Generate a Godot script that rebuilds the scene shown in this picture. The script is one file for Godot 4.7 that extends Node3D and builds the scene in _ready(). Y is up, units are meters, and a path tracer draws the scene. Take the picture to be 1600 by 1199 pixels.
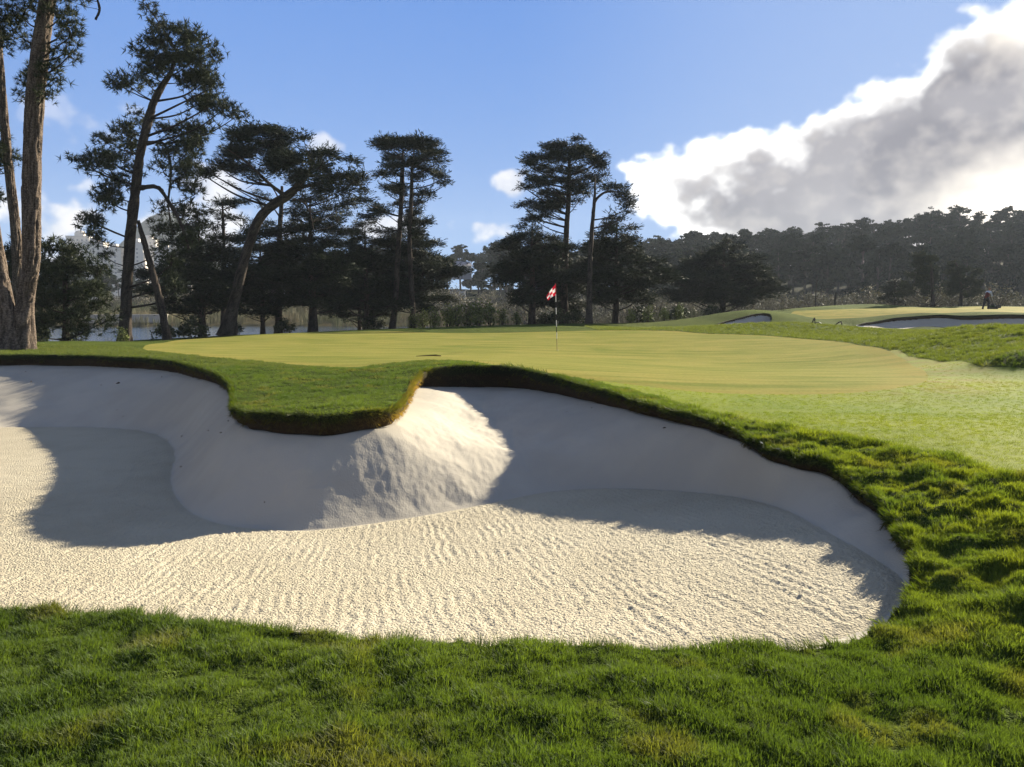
extends Node3D
# A golf green behind a deep bunker, cypresses and pines along the far side, a wooded hill beyond.
# World: y up, the camera looks along -z; "d" below is the depth -z, heights are kept as drops below eye height.
const EYE := 1.7
var rng := RandomNumberGenerator.new()
var taken := {}
var tex := {}
var M := {}
var wob := FastNoiseLite.new()
var fin := FastNoiseLite.new()
var grain := FastNoiseLite.new()

# ---------------------------------------------------------------- naming
func numbered(called: String) -> String:
	if not taken.has(called):
		taken[called] = 0
		return called
	taken[called] += 1
	return "%s_%03d" % [called, taken[called]]

func thing(called: String, label: String, category: String, at := Vector3.ZERO, turn := 0.0, group := "") -> Node3D:
	var o := Node3D.new()
	o.name = numbered(called)
	add_child(o)
	o.position = at
	o.rotation.y = turn
	tag(o, label, category, group)
	return o

func tag(o: Node, label: String, category: String, group := "") -> void:
	o.set_meta("label", label)
	o.set_meta("category", category)
	if group != "":
		o.set_meta("group", group)

func part(called: String, mesh: Mesh, mat: Material, parent: Node, label := "") -> MeshInstance3D:
	var o := MeshInstance3D.new()
	o.name = called
	o.mesh = mesh
	
	for k in mesh.get_surface_count():
		o.set_surface_override_material(k, mat)
	if parent == self:
		o.name = numbered(called)
	parent.add_child(o, true)
	if label != "":
		o.set_meta("label", label)
	return o

func struct(called: String, mesh: Mesh, mat: Material, parent: Node = self) -> MeshInstance3D:
	var o := part(called, mesh, mat, parent)
	if parent == self:
		o.set_meta("kind", "structure")
	return o

func scatter(called: String, mesh: Mesh, mat: Material, where: Array, tint: Array, parent: Node) -> MultiMeshInstance3D:
	var mm := MultiMesh.new()
	mm.transform_format = MultiMesh.TRANSFORM_3D
	mm.use_colors = true
	mm.mesh = mesh
	mm.instance_count = where.size()
	for i in where.size():
		mm.set_instance_transform(i, where[i])
		mm.set_instance_color(i, tint[i])
	var o := MultiMeshInstance3D.new()
	o.name = called if parent != self else numbered(called)
	o.multimesh = mm
	o.material_override = mat
	o.set_meta("kind", "stuff")
	parent.add_child(o, true)
	return o

func dup(root: Node3D, at: Vector3, turn: float, label := "", size := 1.0, group := "") -> Node3D:
	var base: String = root.get_meta("base_name", String(root.name))
	var r: Node3D = root.duplicate()
	r.name = numbered(base)
	add_child(r)
	r.position = at
	r.rotation.y = turn
	r.scale = Vector3.ONE * size
	if label != "":
		r.set_meta("label", label)
	if group != "":
		r.set_meta("group", group)
	return r

# ---------------------------------------------------------------- a plain mesh collector
class MB:
	var V := PackedVector3Array()
	var N := PackedVector3Array()
	var C := PackedColorArray()
	var I := PackedInt32Array()
	func add(v: Vector3, n: Vector3, c := Color.WHITE) -> int:
		V.append(v)
		N.append(n)
		C.append(c)
		return V.size() - 1
	func tri(a: int, b: int, c: int) -> void:
		I.append(a)
		I.append(b)
		I.append(c)
	func quad(a: int, b: int, c: int, d: int) -> void:
		tri(a, b, c)
		tri(a, c, d)
	func face(a: Vector3, b: Vector3, c: Vector3, col := Color.WHITE) -> void:
		var n := (c - a).cross(b - a).normalized()
		tri(add(a, n, col), add(b, n, col), add(c, n, col))
	func face4(a: Vector3, b: Vector3, c: Vector3, d: Vector3, col := Color.WHITE) -> void:
		var n := (c - a).cross(b - a).normalized()
		quad(add(a, n, col), add(b, n, col), add(c, n, col), add(d, n, col))
	func box(lo: Vector3, hi: Vector3, col := Color.WHITE, t := Transform3D()) -> void:
		var p := []
		for k in 8:
			p.append(t * Vector3(hi.x if k & 1 else lo.x, hi.y if k & 2 else lo.y, hi.z if k & 4 else lo.z))
		for f in [[0, 2, 3, 1], [5, 7, 6, 4], [4, 6, 2, 0], [1, 3, 7, 5], [2, 6, 7, 3], [4, 0, 1, 5]]:
			face4(p[f[3]], p[f[2]], p[f[1]], p[f[0]], col)
	func tube(path: Array, radius: Array, sides := 8, col := Color.WHITE, capped := true) -> void:
		var last := Vector3.RIGHT
		var first := V.size()
		for k in path.size():
			var along: Vector3 = (path[mini(k + 1, path.size() - 1)] - path[maxi(k - 1, 0)]).normalized()
			if absf(along.dot(last)) > 0.95:
				last = Vector3.FORWARD if absf(along.z) < 0.9 else Vector3.UP
			var u := (last - along * last.dot(along)).normalized()
			var w := along.cross(u)
			last = u
			for s in sides:
				var a := TAU * s / sides
				var n := u * cos(a) + w * sin(a)
				add(path[k] + n * radius[k], n, col)
		for k in path.size() - 1:
			for s in sides:
				var a := first + k * sides + s
				var b := first + k * sides + (s + 1) % sides
				quad(a, a + sides, b + sides, b)
		if capped:
			for end in 2:
				var k: int = 0 if end == 0 else path.size() - 1
				var n: Vector3 = (path[0] - path[1]).normalized() if end == 0 else (path[k] - path[k - 1]).normalized()
				var c := add(path[k], n, col)
				for s in sides:
					var a := add(V[first + k * sides + s], n, col)
					var b := add(V[first + k * sides + (s + 1) % sides], n, col)
					if end == 0:
						tri(c, a, b)
					else:
						tri(c, b, a)
	func smooth() -> void:
		N.fill(Vector3.ZERO)
		for k in range(0, I.size(), 3):
			var a := V[I[k]]
			var n := (V[I[k + 2]] - a).cross(V[I[k + 1]] - a)
			N[I[k]] += n
			N[I[k + 1]] += n
			N[I[k + 2]] += n
		for k in N.size():
			N[k] = N[k].normalized()
	func done() -> ArrayMesh:
		var m := ArrayMesh.new()
		if I.is_empty():
			return m
		var a := []
		a.resize(Mesh.ARRAY_MAX)
		a[Mesh.ARRAY_VERTEX] = V
		a[Mesh.ARRAY_NORMAL] = N
		a[Mesh.ARRAY_COLOR] = C
		a[Mesh.ARRAY_INDEX] = I
		m.add_surface_from_arrays(Mesh.PRIMITIVE_TRIANGLES, a)
		return m

# ---------------------------------------------------------------- signed distance to an outline in plan (x, d); positive outside
class Field:
	var P := PackedVector2Array()
	var lo: Vector2
	var step: float
	var nx: int
	var ny: int
	var D := PackedFloat32Array()
	var K := PackedInt32Array()
	func _init(points: PackedVector2Array, cell: float, reach: float) -> void:
		P = points
		lo = P[0]
		var hi := P[0]
		for p in P:
			lo = lo.min(p)
			hi = hi.max(p)
		lo -= Vector2(reach, reach)
		hi += Vector2(reach, reach)
		step = cell
		nx = int((hi.x - lo.x) / cell) + 2
		ny = int((hi.y - lo.y) / cell) + 2
		D.resize(nx * ny)
		K.resize(nx * ny)
		for j in ny:
			for i in nx:
				var p := lo + Vector2(i, j) * cell
				var best := 1e9
				var at := 0
				for k in P.size():
					var q := Geometry2D.get_closest_point_to_segment(p, P[k], P[(k + 1) % P.size()])
					var e := p.distance_squared_to(q)
					if e < best:
						best = e
						at = k
				D[j * nx + i] = sqrt(best) * (-1.0 if Geometry2D.is_point_in_polygon(p, P) else 1.0)
				K[j * nx + i] = at
	func has(x: float, d: float) -> bool:
		return x > lo.x and d > lo.y and x < lo.x + step * (nx - 1) and d < lo.y + step * (ny - 1)
	func of(x: float, d: float) -> float:
		if not has(x, d):
			return 99.0
		var u := (x - lo.x) / step
		var v := (d - lo.y) / step
		var i := int(u)
		var j := int(v)
		u -= i
		v -= j
		var a := j * nx + i
		var r := lerpf(lerpf(D[a], D[a + 1], u), lerpf(D[a + nx], D[a + nx + 1], u), v)
		if absf(r) < step * 2.0:
			var n := P.size()
			var k0 := K[a + (1 if u > 0.5 else 0) + (nx if v > 0.5 else 0)]
			var best := 1e9
			var p := Vector2(x, d)
			for k in range(k0 - 4, k0 + 5):
				var q := posmod(k, n)
				best = minf(best, p.distance_squared_to(Geometry2D.get_closest_point_to_segment(p, P[q], P[(q + 1) % n])))
			r = sqrt(best) * (-1.0 if Geometry2D.is_point_in_polygon(p, P) else 1.0)
		return r
	func near(x: float, d: float) -> Vector2:   # (segment number, share along it)
		var i := clampi(int(round((x - lo.x) / step)), 0, nx - 1)
		var j := clampi(int(round((d - lo.y) / step)), 0, ny - 1)
		var k0 := K[j * nx + i]
		var n := P.size()
		var best := 1e9
		var out := Vector2(k0, 0)
		var p := Vector2(x, d)
		for k in range(k0 - 3, k0 + 4):
			var a := P[posmod(k, n)]
			var b := P[posmod(k + 1, n)]
			var q := Geometry2D.get_closest_point_to_segment(p, a, b)
			var e := p.distance_squared_to(q)
			if e < best:
				best = e
				out = Vector2(posmod(k, n), a.distance_to(q) / maxf(a.distance_to(b), 1e-5))
		return out

func rounded(points: Array, per: int) -> Array:   # a closed smooth curve through Vector4(x, d, h, f)
	var out := []
	var n := points.size()
	for k in n:
		var a: Vector4 = points[(k + n - 1) % n]
		var b: Vector4 = points[k]
		var c: Vector4 = points[(k + 1) % n]
		var e: Vector4 = points[(k + 2) % n]
		for s in per:
			var t := float(s) / per
			out.append(0.5 * ((2.0 * b) + (c - a) * t + (2.0 * a - 5.0 * b + 4.0 * c - e) * t * t + (3.0 * b - a - 3.0 * c + e) * t * t * t))
	return out

func flat(points: Array) -> PackedVector2Array:
	var out := PackedVector2Array()
	for p in points:
		out.append(Vector2(p.x, p.y))
	return out

func four(a: Array) -> Array:   # plain number rows to Vector4
	var out := []
	for r in a:
		out.append(Vector4(r[0], r[1], r[2] if r.size() > 2 else 0.0, r[3] if r.size() > 3 else 0.0))
	return out

# ---------------------------------------------------------------- thin plate spline for the lie of the land
class Plate:
	var P := PackedVector2Array()
	var W := PackedFloat64Array()
	func _init(points: Array, slack: float) -> void:
		var n := points.size()
		var m := n + 3
		var A := []
		for p in points:
			P.append(Vector2(p.x, p.y) / 20.0)
		for i in n:
			var r := PackedFloat64Array()
			r.resize(m + 1)
			for j in n:
				r[j] = ker(P[i].distance_squared_to(P[j]))
			r[i] += slack
			r[n] = 1.0
			r[n + 1] = P[i].x
			r[n + 2] = P[i].y
			r[m] = points[i].z
			A.append(r)
		for q in 3:
			var r := PackedFloat64Array()
			r.resize(m + 1)
			for j in n:
				r[j] = 1.0 if q == 0 else P[j][q - 1]
			A.append(r)
		for c in m:
			var best := c
			for i in range(c + 1, m):
				if absf(A[i][c]) > absf(A[best][c]):
					best = i
			var keep: PackedFloat64Array = A[best]
			A[best] = A[c]
			A[c] = keep
			var inv := 1.0 / keep[c]
			for i in range(c + 1, m):
				var r: PackedFloat64Array = A[i]
				var f := r[c] * inv
				if f != 0.0:
					for j in range(c, m + 1):
						r[j] -= f * keep[j]
					A[i] = r
		W.resize(m)
		for c in range(m - 1, -1, -1):
			var s: float = A[c][m]
			for j in range(c + 1, m):
				s -= A[c][j] * W[j]
			W[c] = s / A[c][c]
	static func ker(r2: float) -> float:
		return 0.5 * r2 * log(r2) if r2 > 1e-9 else 0.0
	func of(x: float, d: float) -> float:
		var p := Vector2(x, d) / 20.0
		var n := P.size()
		var s := W[n] + W[n + 1] * p.x + W[n + 2] * p.y
		for i in n:
			var r2 := p.distance_squared_to(P[i])
			if r2 > 1e-9:
				s += W[i] * 0.5 * r2 * log(r2)
		return s

class Sheet:   # a regular grid of heights, read smoothly
	var lo: Vector2
	var step: float
	var nx: int
	var ny: int
	var H := PackedFloat32Array()
	func of(x: float, d: float) -> float:
		var u := clampf((x - lo.x) / step, 1.0, nx - 2.01)
		var v := clampf((d - lo.y) / step, 1.0, ny - 2.01)
		var i := int(u)
		var j := int(v)
		u -= i
		v -= j
		var r0 := (j - 1) * nx + i - 1
		var a := cub(r0, u)
		var b := cub(r0 + nx, u)
		var c := cub(r0 + 2 * nx, u)
		var e := cub(r0 + 3 * nx, u)
		return b + 0.5 * v * (c - a + v * (2.0 * a - 5.0 * b + 4.0 * c - e + v * (3.0 * (b - c) + e - a)))
	func cub(k: int, t: float) -> float:
		var a := H[k]
		var b := H[k + 1]
		var c := H[k + 2]
		var e := H[k + 3]
		return b + 0.5 * t * (c - a + t * (2.0 * a - 5.0 * b + 4.0 * c - e + t * (3.0 * (b - c) + e - a)))

var lie := Sheet.new()
var floor_plate: Plate
var fB: Field
var fQ: Field
var fG: Field
var fW: Field
var fG2: Field
var fB2: Field
var fB3: Field
var rimB: Array
var rimB2: Array
var rimB3: Array
var rim_sheet := Sheet.new()

func ridge(u: float) -> float:   # height of the wooded ground against the bearing x / d
	var k := [[-1.2, 0.0], [-0.7, 0.5], [-0.35, 2.0], [-0.09, 5.5], [0.06, 5.0], [0.16, 7.0], [0.26, 10.0], [0.4, 13.5], [0.55, 18.0], [0.8, 20.0], [1.5, 20.0]]
	for i in k.size() - 1:
		if u < k[i + 1][0]:
			return lerpf(k[i][1], k[i + 1][1], smoothstep(0.0, 1.0, clampf((u - k[i][0]) / (k[i + 1][0] - k[i][0]), 0.0, 1.0)))
	return 18.0

func far_drop(x: float, d: float) -> float:
	var side := smoothstep(-15.0, 25.0, x)
	var h := lerpf(3.35, 2.5, side)
	if d > 60.0:
		var q := Vector2((x + 38.0) / 75.0, (d - 96.0) / 24.0).length()
		h += 1.3 * (1.0 - smoothstep(0.75, 1.15, q))
		var up := smoothstep(lerpf(150.0, 165.0, side), 285.0, d) * (1.0 - 0.7 * smoothstep(330.0, 700.0, d))
		h = lerpf(h, EYE - ridge(x / d), up)
		h -= (1.0 - side) * 2.2 * smoothstep(125.0, 160.0, d) * (1.0 - up)
	return h + 0.35 * wob.get_noise_2d(x * 2.0, d * 2.0) * smoothstep(50.0, 120.0, d)

func drop(x: float, d: float) -> float:
	var side := smoothstep(-6.0, 20.0, x)
	var away := smoothstep(lerpf(58.0, 92.0, side), lerpf(80.0, 125.0, side), d)
	away = maxf(away, smoothstep(55.0, 85.0, absf(x)))
	away = maxf(away, smoothstep(20.0, 35.0, -d))
	if away <= 0.0:
		return lie.of(x, d)
	if away >= 1.0:
		return far_drop(x, d) if d > 0.0 else 1.9
	return lerpf(lie.of(x, d), far_drop(x, d) if d > 0.0 else 1.9, away)

# how rough the grass stands: 0 mown close, 1 tussocks
func rough(x: float, d: float) -> float:
	var r := 0.45
	if d < 14.0:
		var g := smoothstep(11.5, 8.0, d)              # the near side of the bunker and its right shoulder
		r = lerpf(0.45, 1.0, g)
	if d > 17.0 and x > 6.0:
		r = 0.8
	return r

func tussock(x: float, d: float) -> float:
	if d < -6.0 or d > 60.0 or absf(x) > 45.0:
		return 0.0
	var r := rough(x, d)
	var big := 0.045 * wob.get_noise_2d(x * 60.0, d * 60.0)
	var small := 0.05 * maxf(fin.get_noise_2d(x * 3.2, d * 3.2), -0.25)
	var right := smoothstep(1.9, 3.2, x) * (1.0 - smoothstep(12.0, 16.0, d))
	var mound := smoothstep(10.0, 14.0, x) * smoothstep(18.0, 22.0, d) * (1.0 - smoothstep(34.0, 40.0, d))
	return r * (big * (0.7 + 0.5 * right) + small * (0.2 + 1.15 * right)) + 0.13 * mound * maxf(0.0, fin.get_noise_2d(x * 0.45 + 40.0, d * 0.5)) * smoothstep(0.3, 2.5, (fW.of(x, d) if fW.has(x, d) else 9.0))

func gy(x: float, d: float) -> float:   # top of the rough sheet
	return EYE - drop(x, d) + tussock(x, d)

func mown(x: float, d: float) -> float:   # 1 on the rough sheet, 0 inside a close cut, eased over a few cm
	var s := 99.0
	if fG.has(x, d):
		s = minf(s, fG.of(x, d))
	if fW.has(x, d):
		s = minf(s, fW.of(x, d))
	if fG2.has(x, d):
		s = minf(s, fG2.of(x, d))
	return smoothstep(0.0, 0.5, s)

func ground_y(x: float, d: float) -> float:
	var t := mown(x, d)
	return EYE - drop(x, d) + t * (0.012 + tussock(x, d))

# ---------------------------------------------------------------- materials
func noise_tex(size: int, freq: float, octaves: int, low: Color, high: Color, kind := FastNoiseLite.TYPE_SIMPLEX_SMOOTH, normal := false, bump := 8.0, sd := 1) -> NoiseTexture2D:
	var n := FastNoiseLite.new()
	n.noise_type = kind
	n.frequency = freq
	n.fractal_octaves = octaves
	n.seed = sd
	var t := NoiseTexture2D.new()
	t.width = size
	t.height = size
	t.seamless = true
	t.noise = n
	if normal:
		t.as_normal_map = true
		t.bump_strength = bump
	else:
		var g := Gradient.new()
		g.set_color(0, low)
		g.set_color(1, high)
		t.color_ramp = g
	return t

func mat(c: Color, roughness := 0.9, vertex := false) -> StandardMaterial3D:
	var m := StandardMaterial3D.new()
	m.albedo_color = c.linear_to_srgb()
	m.roughness = roughness
	m.metallic_specular = 0.3
	m.vertex_color_use_as_albedo = vertex
	return m

func triplanar(m: StandardMaterial3D, per_metre: float, world := true) -> StandardMaterial3D:
	m.uv1_triplanar = true
	m.uv1_world_triplanar = world
	m.uv1_scale = Vector3.ONE * per_metre
	return m

func materials() -> void:
	var mottled := noise_tex(512, 0.035, 5, Color(0.62, 0.62, 0.6), Color(1, 1, 1))
	var fine_bump := noise_tex(512, 0.09, 4, Color.BLACK, Color.WHITE, FastNoiseLite.TYPE_SIMPLEX_SMOOTH, false, 8.0, 5)
	var m := triplanar(mat(Color.WHITE, 0.95, true), 1.3)
	m.albedo_texture = mottled
	m.heightmap_enabled = true
	m.heightmap_texture = fine_bump
	m.heightmap_scale = 2.2
	m.metallic_specular = 0.1
	M.rough = m
	m = triplanar(mat(Color.WHITE, 0.85, true), 0.9)
	m.albedo_texture = noise_tex(512, 0.05, 5, Color(0.78, 0.78, 0.76), Color(1, 1, 1))
	m.heightmap_enabled = true
	m.heightmap_texture = fine_bump
	m.heightmap_scale = 0.8
	m.metallic_specular = 0.1
	M.fairway = m
	m = triplanar(mat(Color.WHITE, 0.8, true), 0.7)
	m.albedo_texture = noise_tex(512, 0.03, 5, Color(0.88, 0.87, 0.86), Color(1, 1, 1))
	m.heightmap_enabled = true
	m.heightmap_texture = fine_bump
	m.heightmap_scale = 0.25
	m.metallic_specular = 0.05
	M.green = m
	m = triplanar(mat(Color.WHITE, 0.95, true), 2.2)
	m.albedo_texture = noise_tex(512, 0.12, 4, Color(0.8, 0.79, 0.77), Color(1, 1, 1), FastNoiseLite.TYPE_SIMPLEX_SMOOTH, false, 8.0, 9)
	m.heightmap_enabled = true
	m.heightmap_texture = noise_tex(512, 0.035, 3, Color.BLACK, Color.WHITE, FastNoiseLite.TYPE_SIMPLEX_SMOOTH, false, 8.0, 12)
	m.heightmap_scale = 1.1
	M.sand = m
	m = m.duplicate() as StandardMaterial3D
	m.heightmap_texture = noise_tex(512, 0.03, 5, Color.BLACK, Color.WHITE, FastNoiseLite.TYPE_SIMPLEX_SMOOTH, false, 8.0, 14)
	m.heightmap_scale = 0.3
	M.packed = m
	m = triplanar(mat(Color.WHITE, 0.95, true), 2.5)
	m.albedo_texture = noise_tex(256, 0.06, 4, Color(0.45, 0.43, 0.4), Color(1, 1, 1))
	m.heightmap_enabled = true
	m.heightmap_texture = fine_bump
	m.heightmap_scale = 4.0
	M.dirt = m
	# blades and leaves let some light through
	m = mat(Color.WHITE, 0.55, true)
	m.backlight_enabled = true
	m.backlight = Color(1.0, 1.0, 0.5)
	M.blade = m
	m = mat(Color.WHITE, 0.75, true)
	m.backlight_enabled = true
	m.backlight = Color(0.3, 0.32, 0.18)
	M.leaf = m
	m = mat(Color.WHITE, 1.0, true)
	m.metallic_specular = 0.0
	m.backlight_enabled = true
	m.backlight = Color(0.08, 0.085, 0.05)
	M.far_leaf = m
	m = triplanar(mat(Color.WHITE, 0.95, true), 1.1, false)
	m.albedo_texture = noise_tex(512, 0.03, 5, Color(0.4, 0.38, 0.36), Color(1, 1, 1), FastNoiseLite.TYPE_SIMPLEX_SMOOTH, false, 8.0, 21)
	m.heightmap_enabled = true
	m.heightmap_texture = noise_tex(512, 0.05, 4, Color.BLACK, Color.WHITE, FastNoiseLite.TYPE_SIMPLEX_SMOOTH, false, 8.0, 22)
	m.heightmap_scale = 4.0
	M.bark = m
	M.wood = mat(Color(0.42, 0.3, 0.17), 0.8)
	m = mat(Color(0.02, 0.03, 0.035), 0.06)
	m.metallic_specular = 0.6
	m.normal_enabled = true
	m.normal_texture = noise_tex(512, 0.03, 3, Color.BLACK, Color.WHITE, FastNoiseLite.TYPE_SIMPLEX_SMOOTH, true, 2.0, 31)
	triplanar(m, 0.6)
	m.normal_scale = 0.8
	M.water = m
	M.paint = mat(Color.WHITE, 0.45, true)
	M.cloth = mat(Color.WHITE, 0.85, true)
	M.hill = triplanar(mat(Color.WHITE, 1.0, true), 0.05)
	M.hill.albedo_texture = mottled

# ---------------------------------------------------------------- the ground, cut along the edges of bunkers and mown grass
func lines(spans: Array) -> PackedFloat32Array:   # [[from, to, step], ...] then geometric growth outwards is added by the caller
	var out := PackedFloat32Array()
	for s in spans:
		var n := int(round((s[1] - s[0]) / s[2]))
		for k in n:
			out.append(lerpf(s[0], s[1], float(k) / n))
	out.append(spans[-1][1])
	return out

func grown(a: PackedFloat32Array, first: float, to: float, rate: float) -> PackedFloat32Array:
	var x := a[-1]
	var s := first
	while x < to:
		x += s
		s *= rate
		a.append(x)
	return a

func ground_color(zone: int, x: float, d: float, sG: float) -> Color:
	var a := wob.get_noise_2d(x * 4.0, d * 4.0)
	var b := fin.get_noise_2d(x * 1.6, d * 1.6)
	if zone == 1 or zone == 2:
		var streak := grain.get_noise_2d(x * 0.9, d * 11.0) * 0.6 + grain.get_noise_2d(x * 5.0 + 70.0, d * 26.0) * 0.35
		var c := Color(0.222, 0.222, 0.058)
		if zone == 2:
			c = Color(0.32, 0.28, 0.085)
		c = c.lerp(Color(0.28, 0.25, 0.072), clampf(streak * 2.2 + a * 0.5, 0.0, 1.0))
		c = c.lerp(Color(0.15, 0.175, 0.040), clampf(-streak * 2.2 - a * 0.6, 0.0, 0.9))
		c = c.lerp(Color(0.28, 0.225, 0.06), 0.5 * smoothstep(-0.9, -0.05, sG) * smoothstep(-0.3, 0.4, b + 0.3))
		return c
	if zone == 3:
		var c := Color(0.245, 0.28, 0.045).lerp(Color(0.17, 0.225, 0.036), clampf(0.5 + a * 0.9 + b * 0.5, 0.0, 1.0))
		var dry := (1.0 - smoothstep(0.2, 2.0, sG)) * smoothstep(3.0, 8.0, x)
		return c.lerp(Color(0.25, 0.205, 0.055), clampf(dry * (0.4 + b * 0.9), 0.0, 1.0))
	var c := Color(0.115, 0.15, 0.03).lerp(Color(0.07, 0.10, 0.022), clampf(0.5 + a * 0.7 + b * 0.5, 0.0, 1.0))
	if d > 16.0:
		c = Color(0.135, 0.175, 0.036).lerp(Color(0.09, 0.125, 0.026), clampf(0.5 + a + b * 0.5, 0.0, 1.0))
	var beyond := smoothstep(46.0, 62.0, d + absf(minf(x, 0.0)) * 0.35) * (1.0 - smoothstep(4.0, 16.0, x) * (1.0 - smoothstep(88.0, 110.0, d)))
	c = c.lerp(Color(0.15, 0.115, 0.06).lerp(Color(0.09, 0.085, 0.04), 0.5 + 0.5 * a), beyond)
	return c.lerp(Color(0.03, 0.035, 0.015), smoothstep(150.0, 190.0, d))

func setting_ground() -> void:
	var X := PackedFloat32Array()
	var right := grown(lines([[3.6, 12.0, 0.12], [12.0, 46.0, 0.34]]), 0.5, 620.0, 1.12)
	var left := grown(lines([[6.0, 17.0, 0.12], [17.0, 30.0, 0.4]]), 0.6, 620.0, 1.13)
	left.reverse()
	for x in left:
		X.append(-x)
	for k in range(1, 160):
		X.append(-6.0 + k * 0.06)
	X.append_array(right)
	var Z := PackedFloat32Array()
	var back := grown(lines([[-2.2, 4.0, 0.5]]), 0.6, 120.0, 1.25)
	back.reverse()
	for d in back:
		Z.append(-d)
	for k in range(1, 150):
		Z.append(2.2 + k * 0.06)
	Z.append_array(grown(lines([[11.2, 20.0, 0.11], [20.0, 64.0, 0.3], [64.0, 90.0, 0.6]]), 0.7, 880.0, 1.06))
	var nx := X.size()
	var nz := Z.size()
	var V := PackedVector3Array()
	var S: Array[Vector4] = []
	V.resize(nx * nz)
	S.resize(nx * nz)
	for j in nz:
		var d := Z[j]
		for i in nx:
			var x := X[i]
			var at := j * nx + i
			V[at] = Vector3(x, ground_y(x, d), -d)
			var s := Vector4(99, 99, 99, 99)
			if d > 2.0 and d < 90.0 and x > -20.0 and x < 60.0:
				if fB.has(x, d):
					s.x = fB.of(x, d)
				if fB2.has(x, d):
					s.x = minf(s.x, fB2.of(x, d))
				if fB3.has(x, d):
					s.x = minf(s.x, fB3.of(x, d))
				s.y = fG.of(x, d)
				s.z = fG2.of(x, d)
				s.w = fW.of(x, d)
			S[at] = s
	var N := PackedVector3Array()
	N.resize(nx * nz)
	for j in nz:
		for i in nx:
			var a := V[j * nx + maxi(i - 1, 0)]
			var b := V[j * nx + mini(i + 1, nx - 1)]
			var c := V[maxi(j - 1, 0) * nx + i]
			var e := V[mini(j + 1, nz - 1) * nx + i]
			N[j * nx + i] = (b - a).cross(c - e).normalized()
			if N[j * nx + i].y < 0.0:
				N[j * nx + i] = -N[j * nx + i]
	var out: Array[MB] = [MB.new(), MB.new(), MB.new(), MB.new()]   # rough, green, far green, fairway
	var index: Array[PackedInt32Array] = []
	for z in 4:
		var a := PackedInt32Array()
		a.resize(nx * nz)
		a.fill(-1)
		index.append(a)
	for j in nz - 1:
		for i in nx - 1:
			var q := [j * nx + i, (j + 1) * nx + i, (j + 1) * nx + i + 1, j * nx + i + 1]
			var lo := S[q[0]].min(S[q[1]]).min(S[q[2]]).min(S[q[3]])
			var hi := S[q[0]].max(S[q[1]]).max(S[q[2]]).max(S[q[3]])
			if (lo.x < 0.0 and hi.x > 0.0) or (lo.y < 0.0 and hi.y > 0.0) or (lo.z < 0.0 and hi.z > 0.0) or (lo.w < 0.0 and hi.w > 0.0):
				for t in [[0, 1, 2], [0, 2, 3]]:
					var poly := []
					for k in t:
						poly.append([V[q[k]], S[q[k]], N[q[k]]])
					cut(poly, 0, out)
				continue
			if hi.x <= 0.0:
				continue
			var zone := 1 if hi.y <= 0.0 else 2 if hi.z <= 0.0 else 3 if hi.w <= 0.0 else 0
			var mb := out[zone]
			var r := []
			for k in q:
				if index[zone][k] < 0:
					index[zone][k] = mb.add(V[k], N[k], ground_color(zone, V[k].x, -V[k].z, S[k].y if zone != 2 else S[k].z))
				r.append(index[zone][k])
			mb.quad(r[0], r[1], r[2], r[3])
	struct("ground", out[0].done(), M.rough)
	struct("putting_green", out[1].done(), M.green)
	struct("putting_green", out[2].done(), M.green)
	struct("fairway", out[3].done(), M.fairway)

func cut(poly: Array, f: int, out: Array[MB]) -> void:
	if poly.size() < 3:
		return
	if f == 4:
		var s := Vector4.ZERO
		for p in poly:
			s += p[1]
		if s.x <= 0.0:
			return
		var zone := 1 if s.y <= 0.0 else 2 if s.z <= 0.0 else 3 if s.w <= 0.0 else 0
		var mb := out[zone]
		var r := []
		for p in poly:
			r.append(mb.add(p[0], p[2], ground_color(zone, p[0].x, -p[0].z, p[1].y if zone != 2 else p[1].z)))
		for k in range(1, r.size() - 1):
			mb.tri(r[0], r[k], r[k + 1])
		return
	var inside := []
	var outside := []
	for k in poly.size():
		var a: Array = poly[k]
		var b: Array = poly[(k + 1) % poly.size()]
		var sa: float = a[1][f]
		var sb: float = b[1][f]
		if sa <= 0.0:
			inside.append(a)
		else:
			outside.append(a)
		if (sa <= 0.0) != (sb <= 0.0):
			var t := sa / (sa - sb)
			var m := [a[0].lerp(b[0], t), a[1].lerp(b[1], t), a[2].lerp(b[2], t).normalized()]
			var s0: Vector4 = m[1]
			s0[f] = 0.0
			m[1] = s0
			inside.append(m)
			outside.append(m)
	if f > 0 or true:
		cut(outside, f + 1, out)
	if f > 0:
		cut(inside, f + 1, out)

# ---------------------------------------------------------------- bunkers
func sand_floor(x: float, d: float) -> float:   # raked: grooves that sweep towards the viewer, crumbled into clods
	var s := x + 0.34 * d + 0.075 * x * d + 0.06 * wob.get_noise_2d(x * 25.0, d * 25.0)
	var ridge_ := sin(s * TAU / 0.27 + 0.9 * grain.get_noise_2d(x * 30.0, d * 30.0))
	var keep := clampf(0.45 + 1.6 * fin.get_noise_2d(x * 2.4 + 9.0, d * 1.0), 0.25, 1.0)
	var clod := grain.get_noise_2d(x * 125.0, d * 125.0)
	var crumb := grain.get_noise_2d(x * 210.0 + 50.0, d * 210.0)
	var deep := maxf(0.0, fin.get_noise_2d(x * 6.0 + 4.0, d * 2.0) - 0.28)
	return 0.0100 * (absf(ridge_) - 0.6) * keep + 0.005 * clod + 0.004 * crumb + 0.009 * (rng.randf() - 0.45) + 0.024 * maxf(0.0, rng.randf() - 0.82) - 0.012 * deep

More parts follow.
